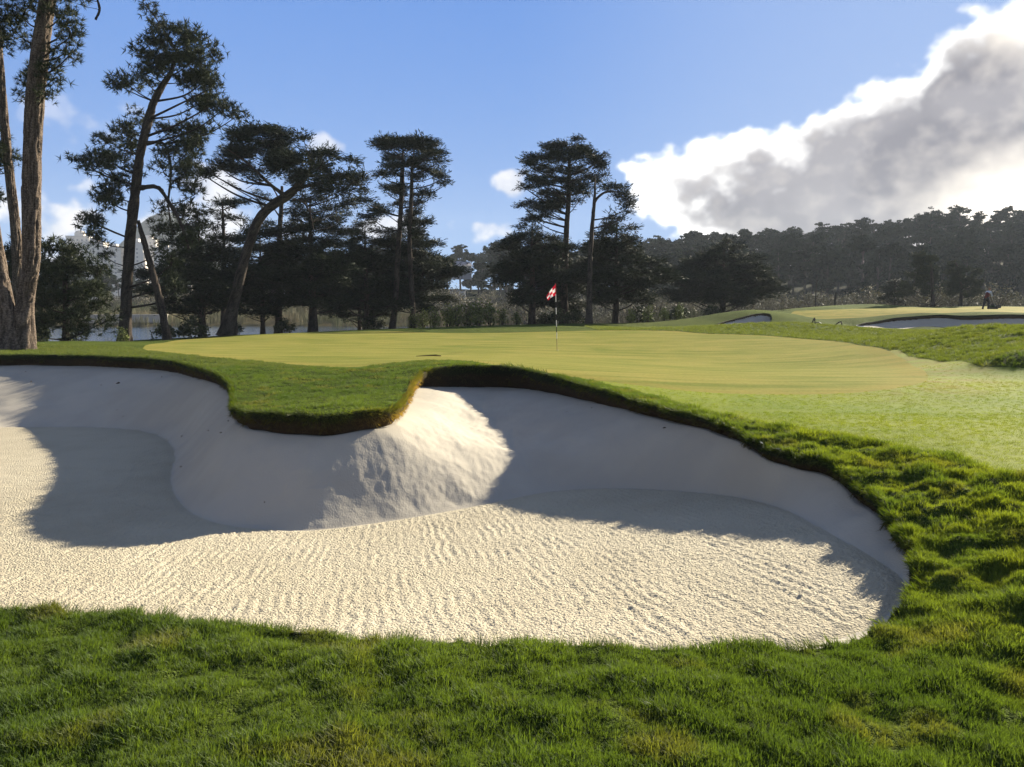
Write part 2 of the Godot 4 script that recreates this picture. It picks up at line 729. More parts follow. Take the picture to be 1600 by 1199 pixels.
func sand_b(x: float, d: float) -> Vector2:   # (height, 1 on the raked floor)
	var p := -fB.of(x, d)
	var q := fQ.of(x, d)
	var base := EYE - floor_plate.of(x, d)
	if q <= 0.0:
		return Vector2(base + 0.018 * smoothstep(0.0, 0.12, -q) + sand_floor(x, d) * smoothstep(0.0, 0.1, -q), 1.0)
	var rim := rim_sheet.of(x, d)
	var t := clampf(p, 0.0, 99.0) / (maxf(p, 0.0) + q + 1e-4)
	var u := 1.0 - t
	u = lerpf(u, u * u * (3.0 - 2.0 * u), 0.35)
	u = pow(clampf(u, 0.0, 1.0), 1.0 + 0.6 * smoothstep(-1.4, -0.7, x) * (1.0 - smoothstep(1.2, 2.0, x)) * smoothstep(10.5, 12.5, d))
	var lump := 0.012 * fin.get_noise_2d(x * 2.4, d * 2.4) + 0.03 * wob.get_noise_2d(x * 16.0, d * 16.0)
	# the nose crumbles where the sun reaches it
	var face := smoothstep(-2.6, -1.2, x) * (1.0 - smoothstep(0.0, 0.7, x)) * smoothstep(8.4, 9.2, d) * (1.0 - smoothstep(14.0, 16.0, d))
	lump += face * (0.009 * absf(fin.get_noise_2d(x * 4.0 + d * 1.4, d * 0.8)) + 0.004 * grain.get_noise_2d(x * 60.0, d * 40.0))
	return Vector2(lerpf(base, rim, u) + lump * smoothstep(0.0, 0.2, t) * (1.0 - smoothstep(0.92, 1.0, t)), 0.0)

func sand_rim(f: Field, rim: Array, x: float, d: float) -> float:
	var s := 0.0
	var w := 0.0
	for p in rim:
		var e := 1.0 / (0.2 + Vector2(x - p.x, d - p.y).length_squared())
		e *= e
		s += p.w * e
		w += e
	return s / w

func bunker_sand(called: String, f: Field, X: PackedFloat32Array, Z: PackedFloat32Array, height: Callable, parts: int, owner_: Node) -> void:
	var nx := X.size()
	var nz := Z.size()
	var V := PackedVector3Array()
	var W := PackedByteArray()
	V.resize(nx * nz)
	W.resize(nx * nz)
	for j in nz:
		for i in nx:
			var s := f.of(X[i], Z[j])
			if s < 0.09:
				var h: Vector2 = height.call(X[i], Z[j])
				V[j * nx + i] = Vector3(X[i], h.x, -Z[j])
				W[j * nx + i] = 2 if h.y > 0.5 else 1
	var out: Array[MB] = [MB.new(), MB.new()]
	var index := PackedInt32Array()
	index.resize(nx * nz * 2)
	index.fill(-1)
	for j in nz - 1:
		for i in nx - 1:
			var q := [j * nx + i, (j + 1) * nx + i, (j + 1) * nx + i + 1, j * nx + i + 1]
			var n2 := 0
			var ok := true
			for k in q:
				if W[k] == 0:
					ok = false
				elif W[k] == 2:
					n2 += 1
			if not ok:
				continue
			var z := 1 if n2 > 2 and parts == 2 else 0
			var r := []
			for k in q:
				if index[k * 2 + z] < 0:
					var v := V[k]
					var a := wob.get_noise_2d(v.x * 5.0, v.z * 5.0)
					var b := fin.get_noise_2d(v.x * 1.3, v.z * 1.3)
					var c := Color(0.53, 0.485, 0.40).lerp(Color(0.47, 0.43, 0.355), clampf(0.5 + a + b * 0.7, 0.0, 1.0))
					if z == 1:
						c = Color(0.56, 0.50, 0.37).lerp(Color(0.49, 0.435, 0.315), clampf(0.5 + a * 0.7 + b * 0.6, 0.0, 1.0))
					index[k * 2 + z] = out[z].add(v, Vector3.UP, c)
				r.append(index[k * 2 + z])
			out[z].quad(r[0], r[1], r[2], r[3])
	for z in parts:
		out[z].smooth()
	part("sand_bank", out[0].done(), M.packed, owner_)
	if parts == 2:
		part("raked_sand", out[1].done(), M.sand, owner_)

func bunker_face(rim: Array, top: Callable, straw: bool, owner_: Node, bulge := 1.0) -> void:   # the cut edge of turf and soil above the sand
	var mb := MB.new()
	var n := rim.size()
	var rows := [[-0.03, 0.004, 0], [0.035, -0.02, 0], [0.045, -0.30, 0], [0.02, -0.48, 1], [-0.015, -0.75, 1], [-0.05, -1.0, 2], [-0.08, -1.6, 2]]
	for k in n:
		var p: Vector4 = rim[k]
		var a: Vector4 = rim[(k + n - 1) % n]
		var b: Vector4 = rim[(k + 1) % n]
		var along := Vector2(b.x - a.x, b.y - a.y).normalized()
		var inward := Vector2(-along.y, along.x) * turn_of(rim)
		var y: float = top.call(p.x, p.y)
		p.w *= 1.0 + 0.5 * fin.get_noise_2d(p.x * 1.9, p.y * 1.9)
		for r in rows:
			var deep: float = p.w if r[1] < -0.1 else 1.0
			var jig := 0.055 * fin.get_noise_3d(p.x * 4.0, p.y * 4.0, r[1] * 9.0)
			var off: float = (r[0] + jig * (1.0 if r[1] < -0.1 else 0.4)) * bulge
			var at := Vector2(p.x, p.y) + inward * off
			var c := Color(0.05, 0.07, 0.018)
			if r[2] == 1:
				c = Color(0.11, 0.075, 0.035)
			if r[2] == 2:
				c = Color(0.14, 0.095, 0.05)
			var dry := 0.0
			if straw:
				dry = exp(-Vector2((p.x + 1.55) / 0.35, (p.y - 12.4) / 1.9).length_squared())
				dry = maxf(dry, 0.8 * exp(-Vector2((p.x + 1.7) / 0.4, (p.y - 10.4) / 0.5).length_squared()))
			if r[1] < -0.01:
				c = c.lerp(Color(0.34, 0.21, 0.08), dry)
			var tone := 0.8 + 0.5 * fin.get_noise_3d(p.x * 9.0, p.y * 9.0, r[1] * 20.0)
			mb.add(Vector3(at.x, y + (r[1] * deep if r[1] < -0.1 else r[1]), -at.y), Vector3.UP, Color(c.r * tone, c.g * tone, c.b * tone))
	var m := rows.size()
	for k in n:
		for r in m - 1:
			var a := k * m + r
			var b := ((k + 1) % n) * m + r
			if turn_of(rim) > 0.0:
				mb.quad(a, a + 1, b + 1, b)
			else:
				mb.quad(a, b, b + 1, a + 1)
	mb.smooth()
	part("turf_face", mb.done(), M.dirt, owner_)

func turn_of(rim: Array) -> float:   # 1 when the outline turns so that (-along.y, along.x) points inwards
	var s := 0.0
	for k in rim.size():
		var a: Vector4 = rim[k]
		var b: Vector4 = rim[(k + 1) % rim.size()]
		s += a.x * b.y - b.x * a.y
	return signf(s)

# ---------------------------------------------------------------- grass that stands up
func tuft_mesh(blades: int, tall: float, spread: float, lean: float, wide: float, sd: int, dry := 0.12) -> ArrayMesh:
	var r := RandomNumberGenerator.new()
	r.seed = sd
	var mb := MB.new()
	for k in blades:
		var a := r.randf() * TAU
		var p := Vector3(cos(a), 0, sin(a)) * spread * sqrt(r.randf())
		var dir := a + r.randf_range(-1.2, 1.2)
		var h := tall * r.randf_range(0.55, 1.15)
		var out := Vector3(cos(dir), 0, sin(dir)) * lean * h * r.randf_range(0.2, 1.3)
		var side := Vector3(-sin(dir), 0, cos(dir)).rotated(Vector3.UP, r.randf_range(-1, 1)) * wide * r.randf_range(0.7, 1.2)
		var tone := r.randf_range(0.7, 1.25)
		var c := Color(tone, tone, tone)
		if r.randf() < dry:
			c = Color(1.45 * tone, 1.2 * tone, 1.1 * tone)
		var mid := p + out * 0.35 + Vector3(0, h * 0.6, 0)
		var tip := p + out + Vector3(0, h * 0.95, 0)
		var low := p - Vector3(0, tall * 0.25, 0)
		var n := (mid - low).cross(side).normalized()
		var i0 := mb.add(low - side, n, c)
		var i1 := mb.add(low + side, n, c)
		var i2 := mb.add(mid + side * 0.8, n, c)
		var i3 := mb.add(mid - side * 0.8, n, c)
		var n2 := (tip - mid).cross(side).normalized()
		var i4 := mb.add(tip, n2, c)
		mb.quad(i0, i3, i2, i1)
		mb.tri(i3, i4, i2)
	mb.smooth()
	return mb.done()

func grass(called: String, meshes: Array, boxes: Array, keep: Callable) -> void:
	# boxes: [x0, x1, d0, d1, tufts per square metre, size]
	var where := []
	var tint := []
	for m in meshes:
		where.append([])
		tint.append([])
	for b in boxes:
		var n := int((b[1] - b[0]) * (b[3] - b[2]) * b[4])
		for k in n:
			var x := rng.randf_range(b[0], b[1])
			var d := rng.randf_range(b[2], b[3])
			if absf(x) > 0.72 * d + 3.2:
				continue
			var c: Color = keep.call(x, d)
			if c.a <= 0.0:
				continue
			var s: float = b[5] * rng.randf_range(0.75, 1.25) * c.a
			var q := rng.randi() % meshes.size()
			var t := Basis(Vector3.UP, rng.randf() * TAU) * Basis(Vector3.RIGHT, rng.randf_range(-0.25, 0.25))
			where[q].append(Transform3D(t.scaled(Vector3.ONE * s), Vector3(x, ground_y(x, d), -d)))
			var v := rng.randf_range(0.75, 1.25)
			tint[q].append(Color(c.r * v, c.g * v, c.b * v))
	for q in meshes.size():
		if where[q].size():
			scatter(called, meshes[q], M.blade, where[q], tint[q], self)

func rough_tint(x: float, d: float) -> Color:
	if fB.has(x, d) and fB.of(x, d) < 0.0:
		return Color(0, 0, 0, 0)
	if fG.has(x, d) and fG.of(x, d) < 0.05:
		return Color(0, 0, 0, 0)
	if fW.has(x, d) and fW.of(x, d) < 0.0:
		return Color(0, 0, 0, 0)
	if d > 40.0 and ((fB2.has(x, d) and fB2.of(x, d) < 0.0) or (fB3.has(x, d) and fB3.of(x, d) < 0.0) or (fG2.has(x, d) and fG2.of(x, d) < 0.0)):
		return Color(0, 0, 0, 0)
	var a := wob.get_noise_2d(x * 7.0, d * 7.0)
	var b := fin.get_noise_2d(x * 2.2 + 30.0, d * 2.2)
	var c := Color(0.122, 0.175, 0.05).lerp(Color(0.078, 0.126, 0.036), clampf(0.5 + a * 0.9 + b * 0.4, 0.0, 1.0))
	var right := smoothstep(1.5, 3.5, x) * (1.0 - smoothstep(12.0, 16.0, d))
	c = c.lerp(Color(0.235, 0.275, 0.05), 0.85 * right * clampf(0.55 + b, 0.0, 1.0))
	c = c.lerp(Color(0.22, 0.20, 0.08), 0.5 * smoothstep(0.18, 0.5, fin.get_noise_2d(x * 1.1 - 60.0, d * 1.1)))
	if d > 16.0:
		c = c.lerp(Color(0.135, 0.16, 0.068), 0.65 + 0.2 * smoothstep(20.0, 26.0, d))
	c.a = clampf(0.85 + 0.9 * fin.get_noise_2d(x * 1.7, d * 1.7), 0.45, 1.4) * (1.0 if d < 9.0 or x > 2.0 else 0.75)
	return c

# ---------------------------------------------------------------- trees
func spray_mesh(sd: int, count: int, length: float, wide: float) -> ArrayMesh:   # a flat fan of scaly sprays reaching along +x
	var r := RandomNumberGenerator.new()
	r.seed = sd
	var mb := MB.new()
	for k in count:
		var a := r.randf_range(-1.1, 1.1)
		var lift := r.randf_range(-0.15, 0.5)
		var dir := Vector3(cos(a), lift, sin(a)).normalized()
		var start := Vector3(r.randf_range(-0.35, 0.35), r.randf_range(-0.14, 0.12), r.randf_range(-0.35, 0.35))
		var l := length * r.randf_range(0.6, 1.2)
		var side := dir.cross(Vector3.UP.rotated(dir, r.randf_range(-1.1, 1.1))).normalized() * wide * r.randf_range(0.6, 1.2)
		var tone := r.randf_range(0.7, 1.3)
		var c := Color(tone, tone, tone)
		var mid := start + dir * l * 0.5
		mb.face(start, mid + side, mid - side, c)
		mb.face(mid + side, start + dir * l, mid - side, c)
		var twig := start + dir * l * 0.4
		var e := (dir + side.normalized() * (0.9 if r.randf() < 0.5 else -0.9)).normalized() * l * 0.5
		mb.face(twig - side * 0.4, twig + e, twig + side * 0.4, c)
	return mb.done()

func needle_mesh(sd: int, tufts: int, needles: int, reach: float, length: float, wide: float) -> ArrayMesh:   # bunches of needles
	var r := RandomNumberGenerator.new()
	r.seed = sd
	var mb := MB.new()
	for t in tufts:
		var at := Vector3(r.randfn(), r.randfn() * 0.7, r.randfn()).limit_length(1.6) * reach * 0.55
		var tone := r.randf_range(0.7, 1.3)
		var axis := (at + Vector3(0, 0.25, 0)).normalized()
		for k in needles:
			var dir := (axis * 0.7 + Vector3(r.randfn(), r.randfn(), r.randfn()) * 0.65).normalized()
			var side := dir.cross(Vector3(r.randfn(), r.randfn(), r.randfn())).normalized() * wide
			mb.face(at - side, at + dir * length * r.randf_range(0.7, 1.2), at + side, Color(tone, tone, tone))
	return mb.done()

func leaf_mesh(sd: int, leaves: int, reach: float, size: float, squash := 0.75) -> ArrayMesh:   # loose leaves through a rounded clump
	var r := RandomNumberGenerator.new()
	r.seed = sd
	var mb := MB.new()
	leaves_into(mb, r, Vector3.ZERO, leaves, reach, size, squash, Color.WHITE)
	return mb.done()

func leaves_into(mb: MB, r: RandomNumberGenerator, at: Vector3, leaves: int, reach: float, size: float, squash: float, tint: Color) -> void:
	for k in leaves:
		var p := Vector3(r.randfn(), r.randfn() * squash, r.randfn())
		p = p.normalized() * reach * pow(r.randf(), 0.45) * Vector3(1, squash, 1)
		var n := (p.normalized() * 0.6 + Vector3(r.randfn(), r.randfn() + 0.4, r.randfn())).normalized()
		var u := n.cross(Vector3(r.randfn(), r.randfn(), r.randfn())).normalized() * size * r.randf_range(0.5, 1.1)
		var w := n.cross(u) * r.randf_range(0.35, 0.8)
		var tone := r.randf_range(0.65, 1.35)
		var c := Color(tint.r * tone, tint.g * tone, tint.b * tone)
		mb.face4(at + p - u, at + p + w, at + p + u, at + p - w, c)

func curve(points: Array, step: float) -> Array:   # Vector4 rows (x, y, z, radius) to a finely stepped path
	var out := []
	var n := points.size()
	for k in n - 1:
		var a: Vector4 = points[maxi(k - 1, 0)]
		var b: Vector4 = points[k]
		var c: Vector4 = points[k + 1]
		var e: Vector4 = points[mini(k + 2, n - 1)]
		var m := maxi(2, int(Vector3(c.x - b.x, c.y - b.y, c.z - b.z).length() / step))
		for s in m:
			var t := float(s) / m
			out.append(0.5 * ((2.0 * b) + (c - a) * t + (2.0 * a - 5.0 * b + 4.0 * c - e) * t * t + (3.0 * b - a - 3.0 * c + e) * t * t * t))
	out.append(points[-1])
	return out

func bark_tube(points: Array, step: float, sides: int, furrow: float, flare: float, c: Color) -> ArrayMesh:
	var mb := MB.new()
	var path := curve(points, step)
	var last := Vector3.RIGHT
	var run := 0.0
	for k in path.size():
		var q: Vector4 = path[k]
		var at := Vector3(q.x, q.y, q.z)
		var q0: Vector4 = path[maxi(k - 1, 0)]
		var q1: Vector4 = path[mini(k + 1, path.size() - 1)]
		var along := Vector3(q1.x - q0.x, q1.y - q0.y, q1.z - q0.z).normalized()
		run += Vector3(q.x - q0.x, q.y - q0.y, q.z - q0.z).length()
		var u := (last - along * last.dot(along)).normalized()
		var w := along.cross(u)
		last = u
		var swell := 1.0 + flare * exp(-run / (2.2 * q.w + 0.05))
		for s in sides:
			var a := TAU * s / sides
			var n := u * cos(a) + w * sin(a)
			var p := n * (q.w * 7.0 + 0.6)
			var plate := absf(fin.get_noise_3d(p.x * 3.0, p.z * 3.0 + p.y, run * 0.9 + p.y)) * 2.2
			var lump := wob.get_noise_3d(at.x * 30.0 + n.x * 30.0, at.y * 12.0, n.z * 30.0)
			var dip := smoothstep(0.55, 0.0, plate)
			var rad := q.w * swell * (1.0 + 0.10 * lump) - furrow * dip
			var tone := lerpf(1.0, 0.42, dip) * (1.0 + 0.35 * lump)
			mb.add(at + n * rad, n, Color(c.r * tone, c.g * tone, c.b * tone))
	for k in path.size() - 1:
		for s in sides:
			var a := k * sides + s
			var b := k * sides + (s + 1) % sides
			mb.quad(a, a + sides, b + sides, b)
	var tip := mb.add(Vector3(path[-1].x, path[-1].y, path[-1].z), Vector3.UP, c)
	for s in sides:
		mb.tri(tip, (path.size() - 1) * sides + (s + 1) % sides, (path.size() - 1) * sides + s)
	mb.smooth()
	return mb.done()

func nearest_on(trunks: Array, p: Vector3) -> Vector4:
	var best := 1e9
	var out := Vector4.ZERO
	for t in trunks:
		for q: Vector4 in curve(t, 0.4):
			var e := Vector2(q.x - p.x, q.z - p.z).length() + absf(q.y - (p.y - 0.45 * Vector2(q.x - p.x, q.z - p.z).length())) * 1.6
			if q.y > p.y + 0.1:
				e += 2.0
			if e < best:
				best = e
				out = q
	return out

# trunks: lists of [x, y, z, radius]; pads: [x, y, z, rx, ry, rz, yaw, clumps per m2]; how: leaf meshes, clump size, tints
func tree(called: String, label: String, at: Vector3, trunks: Array, pads: Array, how: Dictionary, sd: int, turn := 0.0, group := "") -> Node3D:
	var r := RandomNumberGenerator.new()
	r.seed = sd
	var o := thing(called, label, "tree", at, turn, group)
	var paths := []
	for t in trunks:
		var rows := four(t)
		paths.append(rows)
		var big: bool = rows[0].w > 0.2
		part("trunk", bark_tube(rows, how.get("bark_step", 0.12), how.get("sides", 18 if big else 10), how.get("furrow", 0.025), how.get("flare", 0.5), how.get("bark", Color(0.17, 0.135, 0.105))), M.bark, o)
	var where := []
	var tint := []
	var meshes: Array = how.leaves
	for m in meshes:
		where.append([])
		tint.append([])
	var tw := MB.new()
	var size: float = how.get("size", 0.45)
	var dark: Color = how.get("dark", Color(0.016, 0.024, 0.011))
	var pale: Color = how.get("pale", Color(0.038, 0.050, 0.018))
	for p in pads:
		var c := Vector3(p[0], p[1], p[2])
		var e := Vector3(p[3], p[4], p[5])
		var yaw: float = p[6] if p.size() > 6 else 0.0
		var dens: float = (p[7] if p.size() > 7 else 1.0) * how.get("dens", 1.0)
		var root := nearest_on(paths, c)
		var r0 := Vector3(root.x, root.y, root.z)
		var gap := r0.distance_to(c)
		if gap > 0.5 * e.y + 0.15 and how.get("limbs", true):
			var sag := Vector3(r.randf_range(-0.1, 0.1), how.get("sag", -0.05), r.randf_range(-0.1, 0.1)) * gap
			var rad := clampf(0.014 + 0.014 * gap, 0.015, root.w * 0.6)
			var hand := c - Vector3(0, e.y * 0.4, 0)
			part("limb", bark_tube([Vector4(r0.x, r0.y, r0.z, rad), Vector4(lerpf(r0.x, hand.x, 0.5) + sag.x, lerpf(r0.y, hand.y, 0.5) + sag.y, lerpf(r0.z, hand.z, 0.5) + sag.z, rad * 0.75), Vector4(hand.x, hand.y, hand.z, rad * 0.4)], 0.25, 6, 0.0, 0.3, how.get("limb_bark", Color(0.10, 0.08, 0.065))), M.bark, o)
		var n := int(dens * 3.2 * (e.x * e.z + 0.6 * e.y * (e.x + e.z)) / (size * size)) + 2
		var spin := Basis(Vector3.UP, yaw)
		var hubs := []
		for k in maxi(3, n / 9):
			var v := Vector3(r.randfn(), r.randfn(), r.randfn()).normalized() * pow(r.randf(), 0.4)
			hubs.append(c + spin * (v * e))
		for k in n:
			var q := Vector3(r.randfn(), r.randfn(), r.randfn()).normalized() * pow(r.randf(), 0.42)
			var pos := c + spin * (q * e)
			var hub: Vector3 = hubs[r.randi() % hubs.size()]
			pos = pos.lerp(hub, how.get("bunch", 0.55) * r.randf_range(0.6, 1.1))
			var out := (pos - c) * Vector3(1, 0.5, 1)
			if out.length() < 0.05:
				out = Vector3(r.randfn(), 0.1, r.randfn())
			out = (out.normalized() + Vector3(r.randfn(), r.randfn() * 0.5 + how.get("lift", 0.15), r.randfn()) * 0.45).normalized()
			var side := out.cross(Vector3.UP.rotated(out, r.randf_range(-0.5, 0.5))).normalized()
			var s := size * r.randf_range(0.7, 1.35) / 0.45
			var b := Basis(out, side.cross(out), side) * s
			var i := r.randi() % meshes.size()
			where[i].append(Transform3D(b, pos))
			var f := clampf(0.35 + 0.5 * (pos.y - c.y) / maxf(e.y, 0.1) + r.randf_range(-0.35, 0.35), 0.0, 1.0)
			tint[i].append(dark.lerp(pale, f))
			if k % 4 == 0:
				var d0 := hub.lerp(c, 0.4)
				tw.tube([d0, d0.lerp(pos, 0.5) + Vector3(0, -0.04, 0), pos], [0.014, 0.01, 0.004], 3, Color(0.07, 0.055, 0.045), false)
		for h in hubs:
			var m := (h as Vector3).lerp(c, 0.5) - Vector3(0, 0.1 * e.y, 0)
			tw.tube([c - Vector3(0, e.y * 0.4, 0), m, h], [0.028, 0.02, 0.01], 4, Color(0.075, 0.06, 0.05), false)
	for i in meshes.size():
		if where[i].size():
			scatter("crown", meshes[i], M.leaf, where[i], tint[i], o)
	if tw.I.size():
		var t := part("twigs", tw.done(), M.bark, o)
		t.set_meta("kind", "stuff")
	return o

func low_cypress(label: String, at: Vector3, tall: float, half: float, trunk: float, how: Dictionary, sd: int, squash := 1.0) -> Node3D:
	var r := RandomNumberGenerator.new()
	r.seed = sd
	var pads := []
	var tiers := int(tall / 0.62)
	for k in tiers:
		var f := (k + 0.6) / tiers
		var y := tall * lerpf(0.16, 1.0, f)
		var w := half * pow(1.0 - pow(f, 1.7), 0.8) * r.randf_range(0.65, 1.12) + 0.35
		if f < 0.2:
			w *= 0.75
		var n := 3 if f > 0.75 else 5
		var a0 := r.randf() * TAU
		for j in n:
			var a := a0 + TAU * j / n + r.randf_range(-0.4, 0.4)
			var l := w * r.randf_range(0.7, 1.15)
			pads.append([cos(a) * l * 0.58, y + 0.1 * l + r.randf_range(-0.25, 0.25), -sin(a) * l * 0.58 * squash, l * 0.5, 0.20 + 0.045 * l, maxf(0.3, l * 0.27), a, 0.9])
	var trunks := [[[0, -0.3, 0, trunk], [0.05, tall * 0.4, 0.03, trunk * 0.75], [0.0, tall * 0.75, 0.0, trunk * 0.4], [0.03, tall * 0.97, 0.0, 0.02]]]
	return tree("cypress_tree", label, at, trunks, pads, how, sd)

# a far tree: trunk and one crown mesh of leaf-sized faces, made once per kind and then duplicated
func hill_tree(kind: int, sd: int) -> Node3D:
	var r := RandomNumberGenerator.new()
	r.seed = sd
	var names := ["eucalyptus_tree", "pine_tree", "cypress_tree"]
	var o := thing(names[kind], "tree", "tree")
	o.set_meta("base_name", names[kind])
	var tall := r.randf_range(13.5, 16.5)
	var tr := MB.new()
	var lean := Vector3(r.randf_range(-0.8, 0.8), 0, r.randf_range(-0.8, 0.8))
	tr.tube([Vector3(0, -2.5, 0), lean * 0.4 + Vector3(0, tall * 0.4, 0), lean + Vector3(0, tall * 0.9, 0)], [0.38, 0.28, 0.08], 7, Color(0.16, 0.14, 0.12))
	var cr := MB.new()
	var pads := []
	if kind == 0:
		for k in 17:
			var f := r.randf_range(0.36, 1.0)
			var w := 3.6 * sin(PI * clampf(f * 0.95 - 0.12, 0.05, 0.97))
			var a := r.randf() * TAU
			pads.append([lean * f + Vector3(cos(a) * w * 0.75, tall * f, sin(a) * w * 0.75), r.randf_range(1.2, 2.1), 0.75])
	elif kind == 1:
		for k in 12:
			var f := r.randf_range(0.5, 1.0)
			var w := 3.2 * (1.15 - absf(f - 0.8) * 1.6)
			var a := r.randf() * TAU
			pads.append([lean * f + Vector3(cos(a) * w * 0.8, tall * f, sin(a) * w * 0.8), r.randf_range(1.1, 1.9), 0.5])
	else:
		for k in 16:
			var f := r.randf_range(0.1, 1.0)
			var w := 3.6 * (1.02 - f * 0.85)
			var a := r.randf() * TAU
			pads.append([lean * f + Vector3(cos(a) * w * 0.7, tall * f, sin(a) * w * 0.7), r.randf_range(1.1, 2.0), 0.5])
	for p in pads:
		var base: Vector3 = p[0]
		tr.tube([Vector3(lean.x * base.y / tall, base.y - 1.8, lean.z * base.y / tall), base], [0.1, 0.04], 4, Color(0.12, 0.1, 0.085), false)
		var tone := r.randf_range(0.75, 1.25)
		for k in 11:
			var q: Vector3 = base + Vector3(r.randfn(), r.randfn() * p[2], r.randfn()) * p[1] * 0.5
			leaves_into(cr, r, q, 24, 0.85, 0.42, p[2], Color(0.022 * tone, 0.034 * tone, 0.016 * tone) if kind == 0 else Color(0.015 * tone, 0.026 * tone, 0.011 * tone))
	part("trunk", tr.done(), M.bark, o)
	part("crown", cr.done(), M.far_leaf, o)
	return o

func bush(called: String, sd: int, wide: float, tall: float, tint: Color, leaf: float, count: int, twiggy: bool) -> Node3D:
	var r := RandomNumberGenerator.new()
	r.seed = sd
	var o := thing(called, "bush", "bush")
	o.set_meta("base_name", called)
	var st := MB.new()
	var fo := MB.new()
	for k in 16 if twiggy else 7:
		var a := r.randf() * TAU
		var f := sqrt(r.randf())
		var tip := Vector3(cos(a) * wide * f, tall * (1.05 - 0.5 * f * f) * r.randf_range(0.75, 1.05), sin(a) * wide * f)
		st.tube([Vector3(cos(a), 0, sin(a)) * 0.1 * wide - Vector3(0, 0.15, 0), tip * Vector3(0.5, 0.55, 0.5), tip], [0.02 * tall, 0.013 * tall, 0.004 * tall], 4, Color(0.13, 0.10, 0.075), false)
	for k in count:
		var a := r.randf() * TAU
		var f := sqrt(r.randf())
		var y := tall * (1.0 - 0.55 * f * f) * pow(r.randf(), 0.5)
		var tone := r.randf_range(0.7, 1.25)
		leaves_into(fo, r, Vector3(cos(a) * wide * f, y, sin(a) * wide * f), 12, 0.16 * tall + 0.12 * wide, leaf, 1.0, Color(tint.r * tone, tint.g * tone, tint.b * tone))
	part("stems", st.done(), M.bark, o)
	part("foliage", fo.done(), M.leaf, o)
	return o

# ---------------------------------------------------------------- the sky: clear blue, a bank of cloud over the sun's side
func sky_at(az: float, el: float, big: FastNoiseLite, puff: FastNoiseLite) -> Color:   # degrees; linear light
	var up := clampf(el / 90.0, 0.0, 1.0)
	var c := Color(0.18, 0.285, 0.44).lerp(Color(0.042, 0.128, 0.37), 1.0 - exp(-up * 7.5))
	c = c.lerp(Color(0.028, 0.070, 0.19), smoothstep(0.18, 0.7, up))
	# the sky pales and warms towards the sun
	var toward := cos(deg_to_rad(az - SUN_AZ)) * cos(deg_to_rad(el - SUN_EL))
	c = c.lerp(Color(0.34, 0.40, 0.49), 0.35 * smoothstep(0.72, 1.0, toward))
	var n := big.get_noise_2d(az, el * 1.5)
	var m := puff.get_noise_2d(az, el * 1.25)
	var away := lerpf(0.62, 1.0, smoothstep(-0.5, 0.5, toward))   # the sky is deepest away from the sun
	c = Color(c.r * away, c.g * away, c.b * away)
	# small fair weather heaps low over the horizon, all the way round
	var heap := 0.0
	for h in HEAPS:
		var q := Vector2((az - h[0]) / h[2], (el - h[1]) / h[3])
		heap = maxf(heap, smoothstep(0.32, 0.75, (1.0 - q.length()) * 0.75 + 0.75 * n + 0.42 * m + 0.12) * h[4])
	if absf(az) > 40.0 or el > 24.0:
		var band := smoothstep(1.0, 6.0, el) * (1.0 - 0.5 * smoothstep(30.0, 70.0, el))
		heap = maxf(heap, smoothstep(0.08, 0.4, n + 0.5 * m) * band * 0.85 * maxf(smoothstep(40.0, 55.0, absf(az)), smoothstep(24.0, 34.0, el)))
	c = c.lerp(Color(0.50, 0.50, 0.52).lerp(Color(0.36, 0.38, 0.43), clampf(0.5 - 1.2 * m, 0.0, 1.0)), heap)
	# the bank
	var top := -9.0
	for k in BANK.size() - 1:
		if az >= BANK[k][0] and az < BANK[k + 1][0]:
			top = lerpf(BANK[k][1], BANK[k + 1][1], (az - BANK[k][0]) / (BANK[k + 1][0] - BANK[k][0]))
	if top > -5.0:
		var depth := top - el + 1.6 * n + 0.75 * m
		var left := az - 8.3 + 2.0 * n + 1.4 * m - 2.2 * smoothstep(6.0, 3.5, el) * smoothstep(2.0, 4.5, el)
		depth = minf(depth, left * 0.8)
		var cover := smoothstep(-0.45, 0.65, depth + 0.35 * m)
		var thin := 1.6 * (1.0 - smoothstep(13.0, 19.0, az)) + 1.3 * big.get_noise_2d(az * 0.9 + 300.0, el * 0.9)
		var inner := smoothstep(0.1, 2.9, depth - thin + 0.8 * m)
		var grey := Color(0.142, 0.140, 0.162).lerp(Color(0.205, 0.20, 0.218), clampf(0.5 + 1.7 * n + 0.35 * m, 0.0, 1.0))
		grey = grey.lerp(Color(0.42, 0.405, 0.40), smoothstep(5.6, 0.8, el + 2.0 * n) * 0.6)
		var glow := exp(-Vector2((az - 36.0) / 9.5, (el - 5.0) / 4.2).length_squared()) * 1.5
		glow = maxf(glow, 1.7 * exp(-Vector2((az - 33.5) / 5.0, (el - 17.8) / 4.0).length_squared()))
		glow = maxf(glow, exp(-Vector2((az - SUN_AZ) / 9.0, (el - SUN_EL) / 6.0).length_squared()))
		grey = grey.lerp(Color(0.92, 0.84, 0.72), clampf(glow * glow + 0.2 * m, 0.0, 1.0))
		var rim := Color(0.78, 0.77, 0.75)
		c = c.lerp(rim.lerp(grey, inner), cover)
	return c

